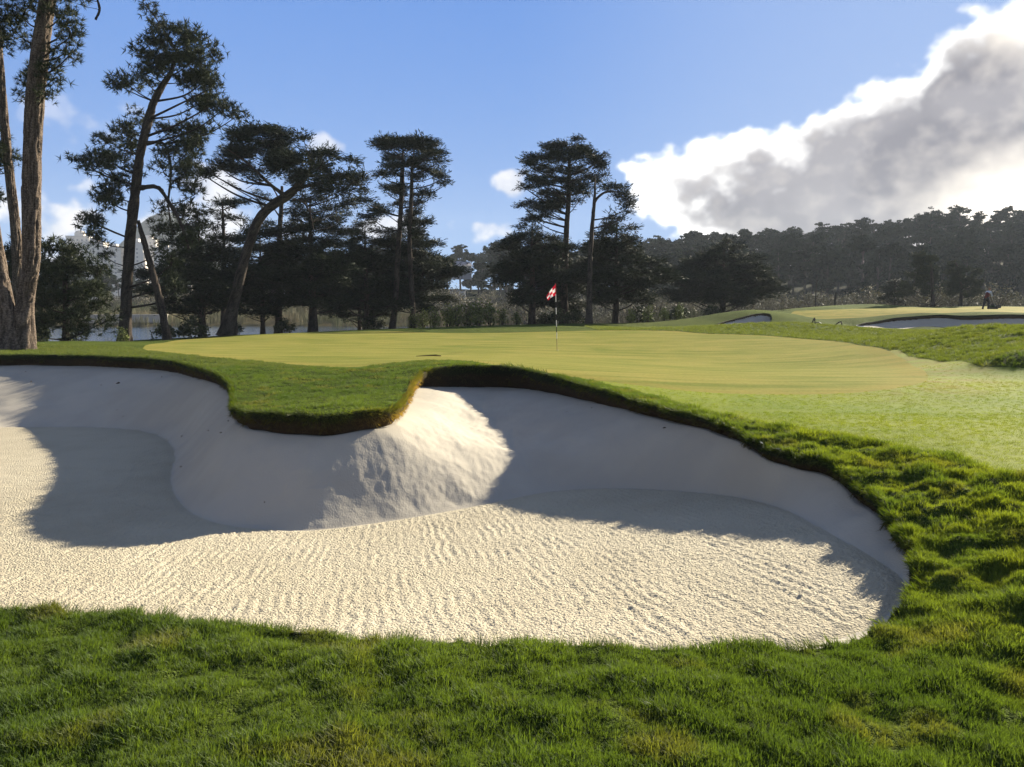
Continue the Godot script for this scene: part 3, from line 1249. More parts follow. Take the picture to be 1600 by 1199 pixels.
const SUN_AZ := 42.0
const SUN_EL := 21.5
const BANK := [[7, 8.9], [8, 9.6], [9.1, 10], [11.2, 10], [12.9, 10.7], [15.3, 11.2], [16.5, 11.3], [17.5, 10.4], [18.9, 10.7], [20.4, 11.6], [21.9, 12.6], [24.4, 13.8], [25.8, 14.6], [26.8, 15.7], [27.7, 16.6], [29, 16.9], [30.9, 17.2], [34, 18.3], [39, 19], [46, 19], [56, 18], [70, 15], [85, 11], [100, 6], [112, -6]]
const HEAPS := [[-27.5, 5.2, 4.2, 4.2, 1], [-26.5, 10.6, 3.4, 2.6, 0.35], [-12.5, 10.1, 1.7, 0.9, 0.7], [-2.6, 5.2, 3, 1.1, 0.95], [-8.8, 5, 3.6, 1, 0.9], [-0.2, 7.9, 1.3, 1, 0.9], [-19.4, 7, 2.2, 1.6, 0.9], [-19.5, 4.8, 4.4, 2.6, 0.95], [-14.7, 5.2, 3.2, 1.5, 0.9], [-23.4, 4.6, 5, 2.4, 0.95]]

func sky() -> Sky:
	var big := FastNoiseLite.new()
	big.seed = 4
	big.frequency = 0.11
	big.fractal_octaves = 4
	var puff := FastNoiseLite.new()
	puff.seed = 11
	puff.frequency = 0.38
	puff.fractal_octaves = 5
	puff.fractal_gain = 0.5
	var W := 4096
	var H := 2048
	var small := Image.create_empty(W / 8, H / 8, false, Image.FORMAT_RGBF)
	for j in H / 8:
		var el := 90.0 - 180.0 * (j + 0.5) / (H / 8)
		for i in W / 8:
			if el <= 0.0:
				small.set_pixel(i, j, Color(0.16, 0.17, 0.15))
			else:
				small.set_pixel((i + W / 16) % (W / 8), j, sky_at(-180.0 + 360.0 * (i + 0.5) / (W / 8), el, big, puff))
	small.resize(W, H, Image.INTERPOLATE_CUBIC)
	var i0 := int((180.0 - 46.0) / 360.0 * W)
	var i1 := int((180.0 + 46.0) / 360.0 * W)
	var j0 := int((90.0 - 30.0) / 180.0 * H)
	for j in range(j0, H / 2):
		var el := 90.0 - 180.0 * (j + 0.5) / H
		for i in range(i0, i1):
			small.set_pixel((i + W / 2) % W, j, sky_at(-180.0 + 360.0 * (i + 0.5) / W, el, big, puff))
	var m := PanoramaSkyMaterial.new()
	m.panorama = ImageTexture.create_from_image(small)
	var s := Sky.new()
	s.sky_material = m
	return s

# ---------------------------------------------------------------- a figure as one skin: tapered capsules joined smoothly, meshed by surface nets
func skin(mb: MB, bones: Array, cell: float, blend: float) -> void:   # bones: [a, b, ra, rb, colour]
	var lo := Vector3.ONE * 1e9
	var hi := -lo
	for b in bones:
		var m := maxf(b[2], b[3]) + 3.0 * cell
		lo = lo.min(b[0] - Vector3.ONE * m).min(b[1] - Vector3.ONE * m)
		hi = hi.max(b[0] + Vector3.ONE * m).max(b[1] + Vector3.ONE * m)
	var n := Vector3i((hi - lo) / cell) + Vector3i.ONE * 2
	var F := PackedFloat32Array()
	F.resize(n.x * n.y * n.z)
	F.fill(1.0)
	for b in bones:
		var m := maxf(b[2], b[3]) + 3.0 * cell + blend
		var l := Vector3i(((b[0] as Vector3).min(b[1]) - Vector3.ONE * m - lo) / cell).clamp(Vector3i.ZERO, n - Vector3i.ONE)
		var h := Vector3i(((b[0] as Vector3).max(b[1]) + Vector3.ONE * m - lo) / cell).clamp(Vector3i.ZERO, n - Vector3i.ONE)
		var a: Vector3 = b[0]
		var ab: Vector3 = b[1] - b[0]
		var l2 := maxf(ab.length_squared(), 1e-9)
		for z in range(l.z, h.z + 1):
			for y in range(l.y, h.y + 1):
				for x in range(l.x, h.x + 1):
					var p := lo + Vector3(x, y, z) * cell
					var t := clampf((p - a).dot(ab) / l2, 0.0, 1.0)
					var e := p.distance_to(a + ab * t) - lerpf(b[2], b[3], t)
					var at := (z * n.y + y) * n.x + x
					var k := maxf(blend - absf(F[at] - e), 0.0) / blend
					F[at] = minf(F[at], e) - k * k * blend * 0.25
	var cells := {}
	var sx := 1
	var sy := n.x
	var sz := n.x * n.y
	for z in n.z - 1:
		for y in n.y - 1:
			for x in n.x - 1:
				var at := z * sz + y * sy + x
				var sum := Vector3.ZERO
				var cnt := 0
				var neg := 0
				for k in 8:
					if F[at + (k & 1) + ((k >> 1) & 1) * sy + (k >> 2) * sz] < 0.0:
						neg += 1
				if neg == 0 or neg == 8:
					continue
				for k in 8:
					for ax in 3:
						if k & (1 << ax):
							continue
						var k2 := k | (1 << ax)
						var f0 := F[at + (k & 1) + ((k >> 1) & 1) * sy + (k >> 2) * sz]
						var f1 := F[at + (k2 & 1) + ((k2 >> 1) & 1) * sy + (k2 >> 2) * sz]
						if (f0 < 0.0) != (f1 < 0.0):
							var t := f0 / (f0 - f1)
							sum += Vector3(k & 1, (k >> 1) & 1, k >> 2).lerp(Vector3(k2 & 1, (k2 >> 1) & 1, k2 >> 2), t)
							cnt += 1
				var pos := lo + (Vector3(x, y, z) + sum / cnt) * cell
				var best := 1e9
				var col := Color.WHITE
				for b in bones:
					var ab: Vector3 = b[1] - b[0]
					var t := clampf((pos - b[0]).dot(ab) / maxf(ab.length_squared(), 1e-9), 0.0, 1.0)
					var e := pos.distance_to(b[0] + ab * t) - lerpf(b[2], b[3], t)
					if e < best:
						best = e
						col = b[4]
				cells[at] = mb.add(pos, Vector3.UP, col)
	for at in cells:
		for ax in 3:
			var s: int = [sx, sy, sz][ax]
			var u: int = [sy, sz, sx][ax]
			var w: int = [sz, sx, sy][ax]
			if not (cells.has(at - u) and cells.has(at - w) and cells.has(at - u - w)):
				continue
			var f0 := F[at]
			var f1 := F[at + s]
			if (f0 < 0.0) == (f1 < 0.0):
				continue
			if f0 < 0.0:
				mb.quad(cells[at], cells[at - w], cells[at - u - w], cells[at - u])
			else:
				mb.quad(cells[at], cells[at - u], cells[at - u - w], cells[at - w])

func far_bunker(f: Field, rim: Array, called: String, label: String, deep: float) -> void:
	var o := thing(called, label, "bunker")
	o.set_meta("kind", "structure")
	var X := lines([[f.lo.x, f.lo.x + f.step * (f.nx - 1), 0.16]])
	var Z := lines([[f.lo.y, f.lo.y + f.step * (f.ny - 1), 0.1]])
	bunker_sand(called, f, X, Z, func(x, d): return Vector2(lerpf(ground_y(x, d) - sand_rim(f, rim, x, d), EYE - deep, smoothstep(-0.1, 1.0, -f.of(x, d))), 0.0), 1, o)
	bunker_face(rim, func(x, d): return ground_y(x, d), false, o)

func _ready() -> void:
	# camera, sky, sun, exposure
	var cam := Camera3D.new()
	cam.name = "camera"
	add_child(cam)
	cam.position = Vector3(0, EYE, 0)
	cam.rotation.x = -atan(130.0 / 1280.0)
	cam.fov = rad_to_deg(2.0 * atan(599.5 / 1280.0))
	cam.near = 0.1
	cam.far = 9000.0
	cam.current = true
	var env := Environment.new()
	env.background_mode = Environment.BG_SKY
	env.sky = sky()
	env.tonemap_mode = Environment.TONE_MAPPER_LINEAR
	env.tonemap_exposure = 3.2
	env.background_energy_multiplier = 0.64
	env.sdfgi_enabled = true
	env.ssao_enabled = true
	env.ssil_enabled = true
	env.fog_enabled = true
	env.fog_density = 0.00027
	env.fog_light_color = Color(0.84, 0.88, 0.92)
	var we := WorldEnvironment.new()
	we.name = "world"
	we.environment = env
	add_child(we)
	var sun := DirectionalLight3D.new()
	sun.name = "sun"
	add_child(sun)
	var a := deg_to_rad(SUN_AZ)
	var e := deg_to_rad(SUN_EL)
	sun.look_at_from_position(Vector3.ZERO, -Vector3(sin(a) * cos(e), sin(e), -cos(a) * cos(e)))
	sun.light_energy = 1.6
	sun.light_color = Color(1.0, 0.955, 0.865)
	sun.light_angular_distance = 0.5
	sun.shadow_enabled = true

	rng.seed = 77
	wob.seed = 3
	wob.frequency = 0.05
	wob.fractal_octaves = 2
	fin.seed = 8
	fin.frequency = 0.9
	fin.fractal_octaves = 3
	grain.seed = 19
	grain.frequency = 0.16
	grain.fractal_octaves = 2
	materials()

	# the lie of the land, as (across, depth, drop below eye height)
	rimB = rounded(four([[-12.23, 19.53, 1.3, 0.26], [-10.12, 19.3, 1.3, 0.26], [-7.77, 18.04, 1.3, 0.26], [-5.64, 15.31, 1.32, 0.24], [-4.62, 13.44, 1.37, 0.22], [-4.02, 11.81, 1.41, 0.22], [-3.56, 10.55, 1.41, 0.23], [-2.96, 9.9, 1.37, 0.26], [-2.27, 9.61, 1.33, 0.27], [-1.78, 9.79, 1.34, 0.24], [-1.48, 10.16, 1.35, 0.22], [-1.5, 11.46, 1.35, 0.22], [-1.6, 13.14, 1.34, 0.24], [-1.63, 14.42, 1.3, 0.26], [-1.39, 14.83, 1.22, 0.36], [-0.77, 15.17, 1.2, 0.42], [0, 15.12, 1.22, 0.4], [1.02, 12.95, 1.29, 0.28], [1.68, 10.7, 1.32, 0.19], [2.26, 9.53, 1.38, 0.15], [2.6, 8.22, 1.46, 0.13], [2.97, 7.49, 1.57, 0.15], [2.96, 6.52, 1.63, 0.15], [2.82, 5.76, 1.7, 0.13], [2.62, 5.11, 1.76, 0.09], [2.33, 4.61, 1.8, 0.08], [2.05, 4.29, 1.81, 0.08], [1.75, 4.08, 1.8, 0.08], [1.31, 4.02, 1.78, 0.1], [0.65, 3.99, 1.76, 0.12], [0, 3.99, 1.75, 0.14], [-0.66, 4.04, 1.74, 0.15], [-1.35, 4.18, 1.74, 0.15], [-2.11, 4.36, 1.74, 0.15], [-2.87, 4.44, 1.74, 0.15], [-4.6, 5, 1.74, 0.15], [-7.5, 6, 1.72, 0.15], [-11, 8.2, 1.68, 0.15], [-14.5, 11.5, 1.6, 0.18], [-16.5, 15.5, 1.45, 0.2], [-15.3, 18.8, 1.33, 0.24]]), 4)
	for k in rimB.size():   # the turf edge is never quite even
		var p: Vector4 = rimB[k]
		rimB[k] = p + Vector4(0.06 * fin.get_noise_2d(p.x * 2.6, p.y * 2.6), 0.06 * fin.get_noise_2d(p.x * 2.6 + 50.0, p.y * 2.6), 0, 0)
	rimB2 = rounded(four([[9.61, 47, 1.73, 0.04], [11.94, 49.4, 1.49, 0.07], [13.91, 51, 1.13, 0.1], [15.59, 52, 0.81, 0.12], [16.28, 52, 0.87, 0.16], [15.97, 50.6, 1.31, 0.14], [15.2, 50, 1.49, 0.08], [12.51, 48.6, 1.75, 0.06], [10.59, 46.8, 1.76, 0.06]]), 4)
	rimB3 = rounded(four([[23.4, 56.6, 1.91, 0.08], [25.21, 58.6, 1.57, 0.16], [28.23, 60.4, 1.26, 0.24], [31.82, 61, 1.03, 0.26], [34.91, 61, 1.09, 0.34], [38.31, 61.5, 1.07, 0.3], [48, 62, 1.05, 0.35], [51, 58, 1.5, 0.2], [47, 57.2, 2, 0.06], [32, 58.6, 2.07, 0.06], [27.05, 57.8, 2.09, 0.06]]), 4)
	var qs := four([[-9.92, 15.71, 2.45], [-8.06, 15.71, 2.45], [-6.71, 15.02, 2.45], [-5.59, 13.38, 2.45], [-4.65, 10.96, 2.43], [-3.91, 9.52, 2.42], [-3.31, 8.81, 2.42], [-2.72, 8.51, 2.42], [-2.15, 8.39, 2.4], [-1.64, 8.56, 2.4], [-1.06, 8.85, 2.38], [-0.44, 9.22, 2.36], [0, 9.51, 2.34], [0.46, 9.73, 2.3], [1.15, 9.65, 2.25], [1.82, 9.13, 2.15], [2.35, 8.41, 2.05], [2.6, 7.58, 1.97], [2.64, 6.6, 1.92], [2.66, 5.82, 1.87], [2.61, 5.24, 1.87], [2.25, 4.8, 1.92], [1.9, 4.55, 1.95], [1.3, 4.42, 1.97], [0.6, 4.42, 2], [0, 4.4, 2.02], [-0.7, 4.45, 2.05], [-1.5, 4.6, 2.08], [-2.3, 4.8, 2.12], [-3.2, 4.95, 2.15], [-4.8, 5.3, 2.2], [-7.4, 6.5, 2.3], [-10.7, 8.8, 2.4], [-13.8, 12, 2.45], [-14.8, 14.8, 2.45], [-13.5, 15.8, 2.45]])
	var points := []
	for r in [[-12.23, 19.53, 1.3], [-10.12, 19.3, 1.3], [-7.77, 18.04, 1.3], [-5.64, 15.31, 1.32], [-4.62, 13.44, 1.37], [-4.02, 11.81, 1.41], [-3.56, 10.55, 1.41], [-2.96, 9.9, 1.37], [-2.27, 9.61, 1.33], [-1.78, 9.79, 1.34], [-1.48, 10.16, 1.35], [-1.5, 11.46, 1.35], [-1.6, 13.14, 1.34], [-1.63, 14.42, 1.3], [-1.39, 14.83, 1.22], [-0.77, 15.17, 1.2], [0, 15.12, 1.22], [1.02, 12.95, 1.29], [1.68, 10.7, 1.32], [2.26, 9.53, 1.38], [2.6, 8.22, 1.46], [2.97, 7.49, 1.57], [2.96, 6.52, 1.63], [2.82, 5.76, 1.7], [2.62, 5.11, 1.76], [2.33, 4.61, 1.8], [2.05, 4.29, 1.81], [1.75, 4.08, 1.8], [1.31, 4.02, 1.78], [0.65, 3.99, 1.76], [0, 3.99, 1.75], [-0.66, 4.04, 1.74], [-1.35, 4.18, 1.74], [-2.11, 4.36, 1.74], [-2.87, 4.44, 1.74], [-4.6, 5, 1.74], [-7.5, 6, 1.72], [-11, 8.2, 1.68], [-14.5, 11.5, 1.6], [-16.5, 15.5, 1.45], [-15.3, 18.8, 1.33], [-10.77, 23.84, 1.4], [-11.94, 28.05, 1.45], [-12.46, 31.91, 1.5], [-11.07, 35.44, 1.5], [-8.69, 37.13, 1.47], [-6.01, 38.52, 1.45], [-2.83, 36.26, 1.45], [1.75, 37.33, 1.42], [4.49, 38.38, 1.4], [7.11, 37.97, 1.4], [8.23, 35.17, 1.42], [10.29, 32.94, 1.42], [11.24, 28.77, 1.42], [10.96, 25.72, 1.42], [9.88, 21.03, 1.4], [8.17, 16.16, 1.38], [6.91, 13.75, 1.38], [5.32, 12.3, 1.38], [3.57, 11.96, 1.38], [2.47, 12.11, 1.33], [1.53, 12.96, 1.28], [0.55, 14.15, 1.22], [-0.36, 15.5, 1.19], [-1.3, 16.65, 1.2], [-2.13, 17.02, 1.28], [-3.02, 16.08, 1.31], [-4.63, 16.89, 1.31], [-6.6, 18.73, 1.32], [-8.39, 20.62, 1.34], [-0.1, 15.95, 1.24], [0.45, 15.1, 1.25], [1.1, 13.5, 1.28], [1.84, 11.67, 1.31], [2.28, 10.35, 1.35], [2.9, 9.2, 1.39], [3.64, 8.38, 1.44], [4.17, 7.52, 1.45], [4.4, 6.59, 1.45], [7.5, 6, 1.4], [14, 7, 1.2], [22, 12, 1.1], [16, 14, 1.2], [9.55, 15.22, 1.3], [9.5, 17.33, 1.33], [9.83, 20.26, 1.38], [9.69, 22.11, 1.42], [9.61, 47, 1.73], [11.94, 49.4, 1.49], [13.91, 51, 1.13], [15.59, 52, 0.81], [16.28, 52, 0.87], [15.97, 50.6, 1.31], [15.2, 50, 1.49], [12.51, 48.6, 1.75], [10.59, 46.8, 1.76], [23.4, 56.6, 1.91], [25.21, 58.6, 1.57], [28.23, 60.4, 1.26], [31.82, 61, 1.03], [34.91, 61, 1.09], [38.31, 61.5, 1.07], [48, 62, 1.05], [51, 58, 1.5], [47, 57.2, 2], [32, 58.6, 2.07], [27.05, 57.8, 2.09], [20.86, 62, 1.27], [21.97, 60, 1.32], [24.77, 60, 1.28], [28.73, 61.5, 1.05], [32.34, 62, 0.96], [39.23, 63, 0.95], [48, 64, 0.95], [56, 74, 0.8], [48, 86, 0.65], [46.83, 86, 0.77], [41.82, 84, 0.75], [34.24, 80, 0.96], [26.34, 72, 1.14], [0, 0, 1.7], [-4, 1, 1.7], [4, 1, 1.68], [0, -12, 1.7], [-14, -8, 1.75], [14, -8, 1.5], [-3, 3, 1.71], [3, 3, 1.71], [0, 3, 1.71], [-20, 4, 1.65], [-24, 14, 1.45], [-26, 24, 1.6], [2.12, 3.28, 1.68], [2.69, 4.22, 1.63], [3.17, 5.51, 1.58], [3.6, 5.72, 1.5], [3.62, 7.02, 1.5], [-13.08, 21.5, 1.33], [-14.76, 27, 1.35], [-11.87, 24.5, 1.34], [-20, 30, 2], [-14, 36, 2], [14.81, 25, 0.79], [13.79, 26, 0.92], [13.12, 28, 1.29], [15.6, 25, 0.81], [22, 26, 0.8], [20, 33, 1.3], [30, 40, 1.4], [10.12, 16.18, 0.95], [12.21, 22.34, 1.05], [13.72, 40, 1.1], [10.91, 40, 1.19], [16.63, 41, 1.32], [11.54, 37, 1.31], [16.87, 36, 1.69], [25.75, 55, 2.07], [29.71, 56, 2.06], [15.97, 54, 0.63], [18.53, 56, 0.89], [38.12, 86, 0.4], [31.12, 80, 0.71], [20.55, 66, 0.95], [-17.97, 38, 2.02], [-14.77, 43, 1.85], [-13.28, 46, 1.88], [-7.5, 52, 1.86], [-3.9, 50, 1.65], [1.22, 52, 1.55], [4.72, 50, 1.42], [8.42, 54, 1.49], [11.35, 56, 1.45], [-40, 45, 3.2], [-25, 58, 3.2], [-5, 62, 2.8], [10, 66, 2.3], [25, 75, 1.7], [35, 96, 1.2], [60, 90, 0.9], [70, 70, 1], [60, 45, 1], [45, 25, 0.8], [35, 10, 0.9], [-45, 30, 2.6], [-50, 10, 2], [0, -30, 1.7], [50, -20, 1.2], [-50, -20, 1.9]]:
		points.append(Vector3(r[0], r[1], r[2]))
	var plate := Plate.new(points, 0.0006)
	lie.lo = Vector2(-92, -40)
	lie.step = 1.0
	lie.nx = 185
	lie.ny = 175
	lie.H.resize(lie.nx * lie.ny)
	for j in lie.ny:
		for i in lie.nx:
			lie.H[j * lie.nx + i] = clampf(plate.of(lie.lo.x + i, lie.lo.y + j), -1.0, 5.0)
	var fp := []
	for q in qs:
		fp.append(Vector3(q.x, q.y, q.z))
	for q in [[0, 7, 2.22], [-3, 7, 2.34], [-7, 10, 2.43], [1.8, 6.5, 2.02]]:
		fp.append(Vector3(q[0], q[1], q[2]))
	floor_plate = Plate.new(fp, 0.002)
	fB = Field.new(flat(rimB), 0.25, 1.5)
	fQ = Field.new(flat(rounded(qs, 3)), 0.25, 4.0)
	fG = Field.new(flat(rounded(four([[-10.77, 23.84, 1.4], [-11.94, 28.05, 1.45], [-12.46, 31.91, 1.5], [-11.07, 35.44, 1.5], [-8.69, 37.13, 1.47], [-6.01, 38.52, 1.45], [-2.83, 36.26, 1.45], [1.75, 37.33, 1.42], [4.49, 38.38, 1.4], [7.11, 37.97, 1.4], [8.23, 35.17, 1.42], [10.29, 32.94, 1.42], [11.24, 28.77, 1.42], [10.96, 25.72, 1.42], [9.88, 21.03, 1.4], [8.17, 16.16, 1.38], [6.91, 13.75, 1.38], [5.32, 12.3, 1.38], [3.57, 11.96, 1.38], [2.47, 12.11, 1.33], [1.53, 12.96, 1.28], [0.55, 14.15, 1.22], [-0.36, 15.5, 1.19], [-1.3, 16.65, 1.2], [-2.13, 17.02, 1.28], [-3.02, 16.08, 1.31], [-4.63, 16.89, 1.31], [-6.6, 18.73, 1.32], [-8.39, 20.62, 1.34]]), 3)), 0.5, 4.0)
	fW = Field.new(flat(rounded(four([[-0.1, 15.95, 1.24], [0.45, 15.1, 1.25], [1.1, 13.5, 1.28], [1.84, 11.67, 1.31], [2.28, 10.35, 1.35], [2.9, 9.2, 1.39], [3.64, 8.38, 1.44], [4.17, 7.52, 1.45], [4.4, 6.59, 1.45], [7.5, 6, 1.4], [14, 7, 1.2], [22, 12, 1.1], [16, 14, 1.2], [9.55, 15.22, 1.3], [9.5, 17.33, 1.33], [9.83, 20.26, 1.38], [9.69, 22.11, 1.42]]), 3)), 0.5, 2.0)
	fG2 = Field.new(flat(rounded(four([[20.86, 62, 1.27], [21.97, 60, 1.32], [24.77, 60, 1.28], [28.73, 61.5, 1.05], [32.34, 62, 0.96], [39.23, 63, 0.95], [48, 64, 0.95], [56, 74, 0.8], [48, 86, 0.65], [46.83, 86, 0.77], [41.82, 84, 0.75], [34.24, 80, 0.96], [26.34, 72, 1.14]]), 3)), 1.0, 4.0)
	fB2 = Field.new(flat(rimB2), 0.5, 1.5)
	fB3 = Field.new(flat(rimB3), 0.5, 1.5)

	rim_sheet.lo = fB.lo
	rim_sheet.step = 0.25
	rim_sheet.nx = fB.nx
	rim_sheet.ny = fB.ny
	rim_sheet.H.resize(fB.nx * fB.ny)
	var heights := []
	for p in rimB:
		heights.append(ground_y(p.x, p.y) - p.w)
	for j in fB.ny:
		for i in fB.nx:
			var p := fB.lo + Vector2(i, j) * 0.25
			var s := 0.0
			var w := 0.0
			for k in rimB.size():
				var q: Vector4 = rimB[k]
				var f := 1.0 / (0.02 + p.distance_squared_to(Vector2(q.x, q.y)))
				f *= f
				s += heights[k] * f
				w += f
			rim_sheet.H[j * fB.nx + i] = s / w

	setting_ground()

	# bunkers
	var o := thing("bunker", "large deep sand bunker with raked floor and grassy nose in front of the green", "bunker")
	o.set_meta("kind", "structure")
	bunker_sand("bunker", fB, lines([[-17.2, -6.0, 0.09], [-6.0, -4.2, 0.03], [-4.2, 3.3, 0.017]]), lines([[3.7, 9.9, 0.018], [9.9, 12.0, 0.035], [12.0, 20.4, 0.08]]), sand_b, 2, o)
	bunker_face(rimB, func(x, d): return ground_y(x, d), true, o)
	far_bunker(fB2, rimB2, "bunker", "small shaded sand bunker under the grassy mound at the left end of the far green", 1.78)
	far_bunker(fB3, rimB3, "bunker", "long shaded sand bunker in front of the far green, below the man mowing", 2.03)

	# water
	var wm := MB.new()
	var c0 := wm.add(Vector3(-38, EYE - 3.75, -96), Vector3.UP)
	for k in 48:
		var t := TAU * k / 48.0
		wm.add(Vector3(-38 + 92 * cos(t), EYE - 3.75, -96 - 29 * sin(t)), Vector3.UP)
	for k in 48:
		wm.tri(c0, 1 + (k + 1) % 48, 1 + k)
	struct("lake", wm.done(), M.water)

	# the hill far behind the town
	var hb := MB.new()
	for k in 81:
		var x := -600.0 + 760.0 * k / 80.0
		var top := 62.0 * exp(-pow((x + 361.0) / 48.0, 2.0)) + 34.0 * exp(-pow((x + 400.0) / 170.0, 2.0)) + 2.5 * wob.get_noise_1d(x * 0.6)
		for r in 6:
			var f := r / 5.0
			hb.add(Vector3(x, -8.0 + (top + 8.0) * sin(f * PI * 0.5), -780.0 - 90.0 * f), Vector3.UP, Color(0.05, 0.06, 0.045))
	for k in 80:
		for r in 5:
			hb.quad(k * 6 + r, k * 6 + r + 1, k * 6 + r + 7, k * 6 + r + 6)
	hb.smooth()
	struct("hill", hb.done(), M.hill)

	trees_near()
	background()
	town()
	small_things()
	standing_grass()

func trees_near() -> void:
	var cyp := {"leaves": [spray_mesh(1, 30, 0.27, 0.024), spray_mesh(2, 30, 0.27, 0.024), spray_mesh(3, 26, 0.33, 0.024)], "size": 0.42, "furrow": 0.02, "bunch": 0.5, "dens": 1.5}
	var dense: Dictionary = cyp.duplicate()
	dense.merge({"dens": 2.2, "bunch": 0.48}, true)
	var pine := {"leaves": [needle_mesh(4, 7, 16, 0.4, 0.2, 0.010), needle_mesh(5, 7, 16, 0.4, 0.2, 0.010)], "size": 0.36, "furrow": 0.045, "bark_step": 0.05, "sides": 46, "dark": Color(0.022, 0.032, 0.013), "pale": Color(0.058, 0.07, 0.024), "bark": Color(0.34, 0.27, 0.215), "bunch": 0.7, "dens": 1.5}
	var farpine: Dictionary = pine.duplicate()
	farpine.merge({"leaves": [needle_mesh(6, 8, 12, 0.5, 0.24, 0.017), needle_mesh(7, 8, 12, 0.5, 0.24, 0.017)], "sides": 20, "bark_step": 0.1, "dens": 1.15, "size": 0.42, "bark": Color(0.15, 0.12, 0.095)}, true)
	var fir: Dictionary = cyp.duplicate()
	fir.merge({"pale": Color(0.055, 0.075, 0.026), "lift": 0.3}, true)
	tree("pine_tree", "big forked pine at the left edge with furrowed sunlit bark", on(-13.42, 22.0), [[[0.26, -0.02, 0, 0.25], [0.33, 0.74, 0, 0.24], [0.46, 1.54, 0, 0.2], [0.61, 2.17, 0, 0.21], [0.68, 2.96, 0, 0.23], [0.74, 4.13, 0, 0.23], [0.84, 5.28, 0, 0.23], [0.99, 6.65, 0, 0.23], [1.2, 7.86, 0, 0.21], [1.46, 9.05, 0, 0.19], [1.66, 9.93, 0, 0.17], [1.93, 11.24, 0, 0.12], [2.09, 12.11, 0, 0.04]], [[-0.02, -0.02, 0.1, 0.32], [-0.09, 0.9, 0.1, 0.25], [-0.17, 1.78, 0.1, 0.23], [-0.25, 2.72, 0.15, 0.22], [-0.28, 3.74, 0.2, 0.2], [-0.32, 5.28, 0.3, 0.18], [-0.44, 7.18, 0.4, 0.14], [-0.47, 9.05, 0.5, 0.1]], [[1.88, 10.37, 0.1, 0.06], [2.6, 10.15, 0.3, 0.04], [2.81, 9.49, 0.4, 0.02], [2.89, 9.05, 0.4, 0.02], [2.97, 8.64, 0.4, 0.01], [2.85, 8.39, 0.4, 0.01]]], [[2.15, 9.01, 0.4, 0.48, 0.13, 0.43], [2.53, 8.97, 0.5, 0.21, 0.08, 0.35], [2, 8.34, 0.3, 0.31, 0.18, 0.35], [2.14, 8.08, 0.3, 0.21, 0.21, 0.35], [1.86, 8.6, 0.2, 0.27, 0.16, 0.35], [2, 7.71, 0.3, 0.24, 0.18, 0.35], [2.11, 7.52, 0.4, 0.14, 0.1, 0.35], [1.54, 7.03, 0.2, 0.16, 0.21, 0.35], [1.44, 6.65, 0.3, 0.18, 0.18, 0.35], [1.59, 7.29, 0.2, 0.13, 0.13, 0.35], [0.85, 7.26, -0.3, 0.21, 0.24, 0.35], [0.76, 7.03, -0.2, 0.21, 0.19, 0.35], [0.86, 8.01, -0.2, 0.14, 0.27, 0.35], [0.62, 6.65, -0.2, 0.13, 0.16, 0.35], [0.6, 8.79, -0.3, 0.44, 0.24, 0.4], [0.84, 8.97, -0.2, 0.32, 0.19, 0.35], [0.31, 8.6, -0.1, 0.32, 0.19, 0.35], [0.25, 8.16, 0, 0.19, 0.24, 0.35], [0.2, 7.93, 0, 0.11, 0.21, 0.35], [0.42, 8.38, -0.2, 0.24, 0.11, 0.35], [1.33, 9.49, 0.2, 1.29, 0.48, 1.16], [2.58, 9.93, 0.3, 1.12, 0.4, 1.01], [0.27, 9.78, -0.3, 1.12, 0.48, 1.01], [1.87, 10.95, -0.26, 1.2, 0.48, 1.08], [0.83, 11.39, 0.25, 1.2, 0.48, 1.08]], pine, 200)
	tree("pine_tree", "slender shaded pine trunk leaning left just behind the big forked pine", on(-16.26, 27.0), [[[0, 0.05, 0, 0.17], [0.06, 1.42, 0, 0.17], [0.12, 2.97, 0, 0.16], [0.09, 4.31, 0, 0.15], [0, 6.02, 0, 0.14], [-0.06, 8.08, 0, 0.13], [-0.08, 9.64, 0, 0.11], [-0.06, 11.73, 0, 0.05]]], [[-0.3, 6.49, 0.13, 0.49, 0.39, 0.42], [-0.36, 5.64, 0.13, 0.49, 0.49, 0.42], [-0.24, 6.02, -0.13, 0.45, 0.35, 0.39], [-0.6, 4.89, -0.12, 0.49, 0.49, 0.42], [-0.1, 11.19, 0.1, 0.79, 0.39, 0.67], [-0.57, 9.73, 0.07, 0.69, 0.39, 0.59]], pine, 201)
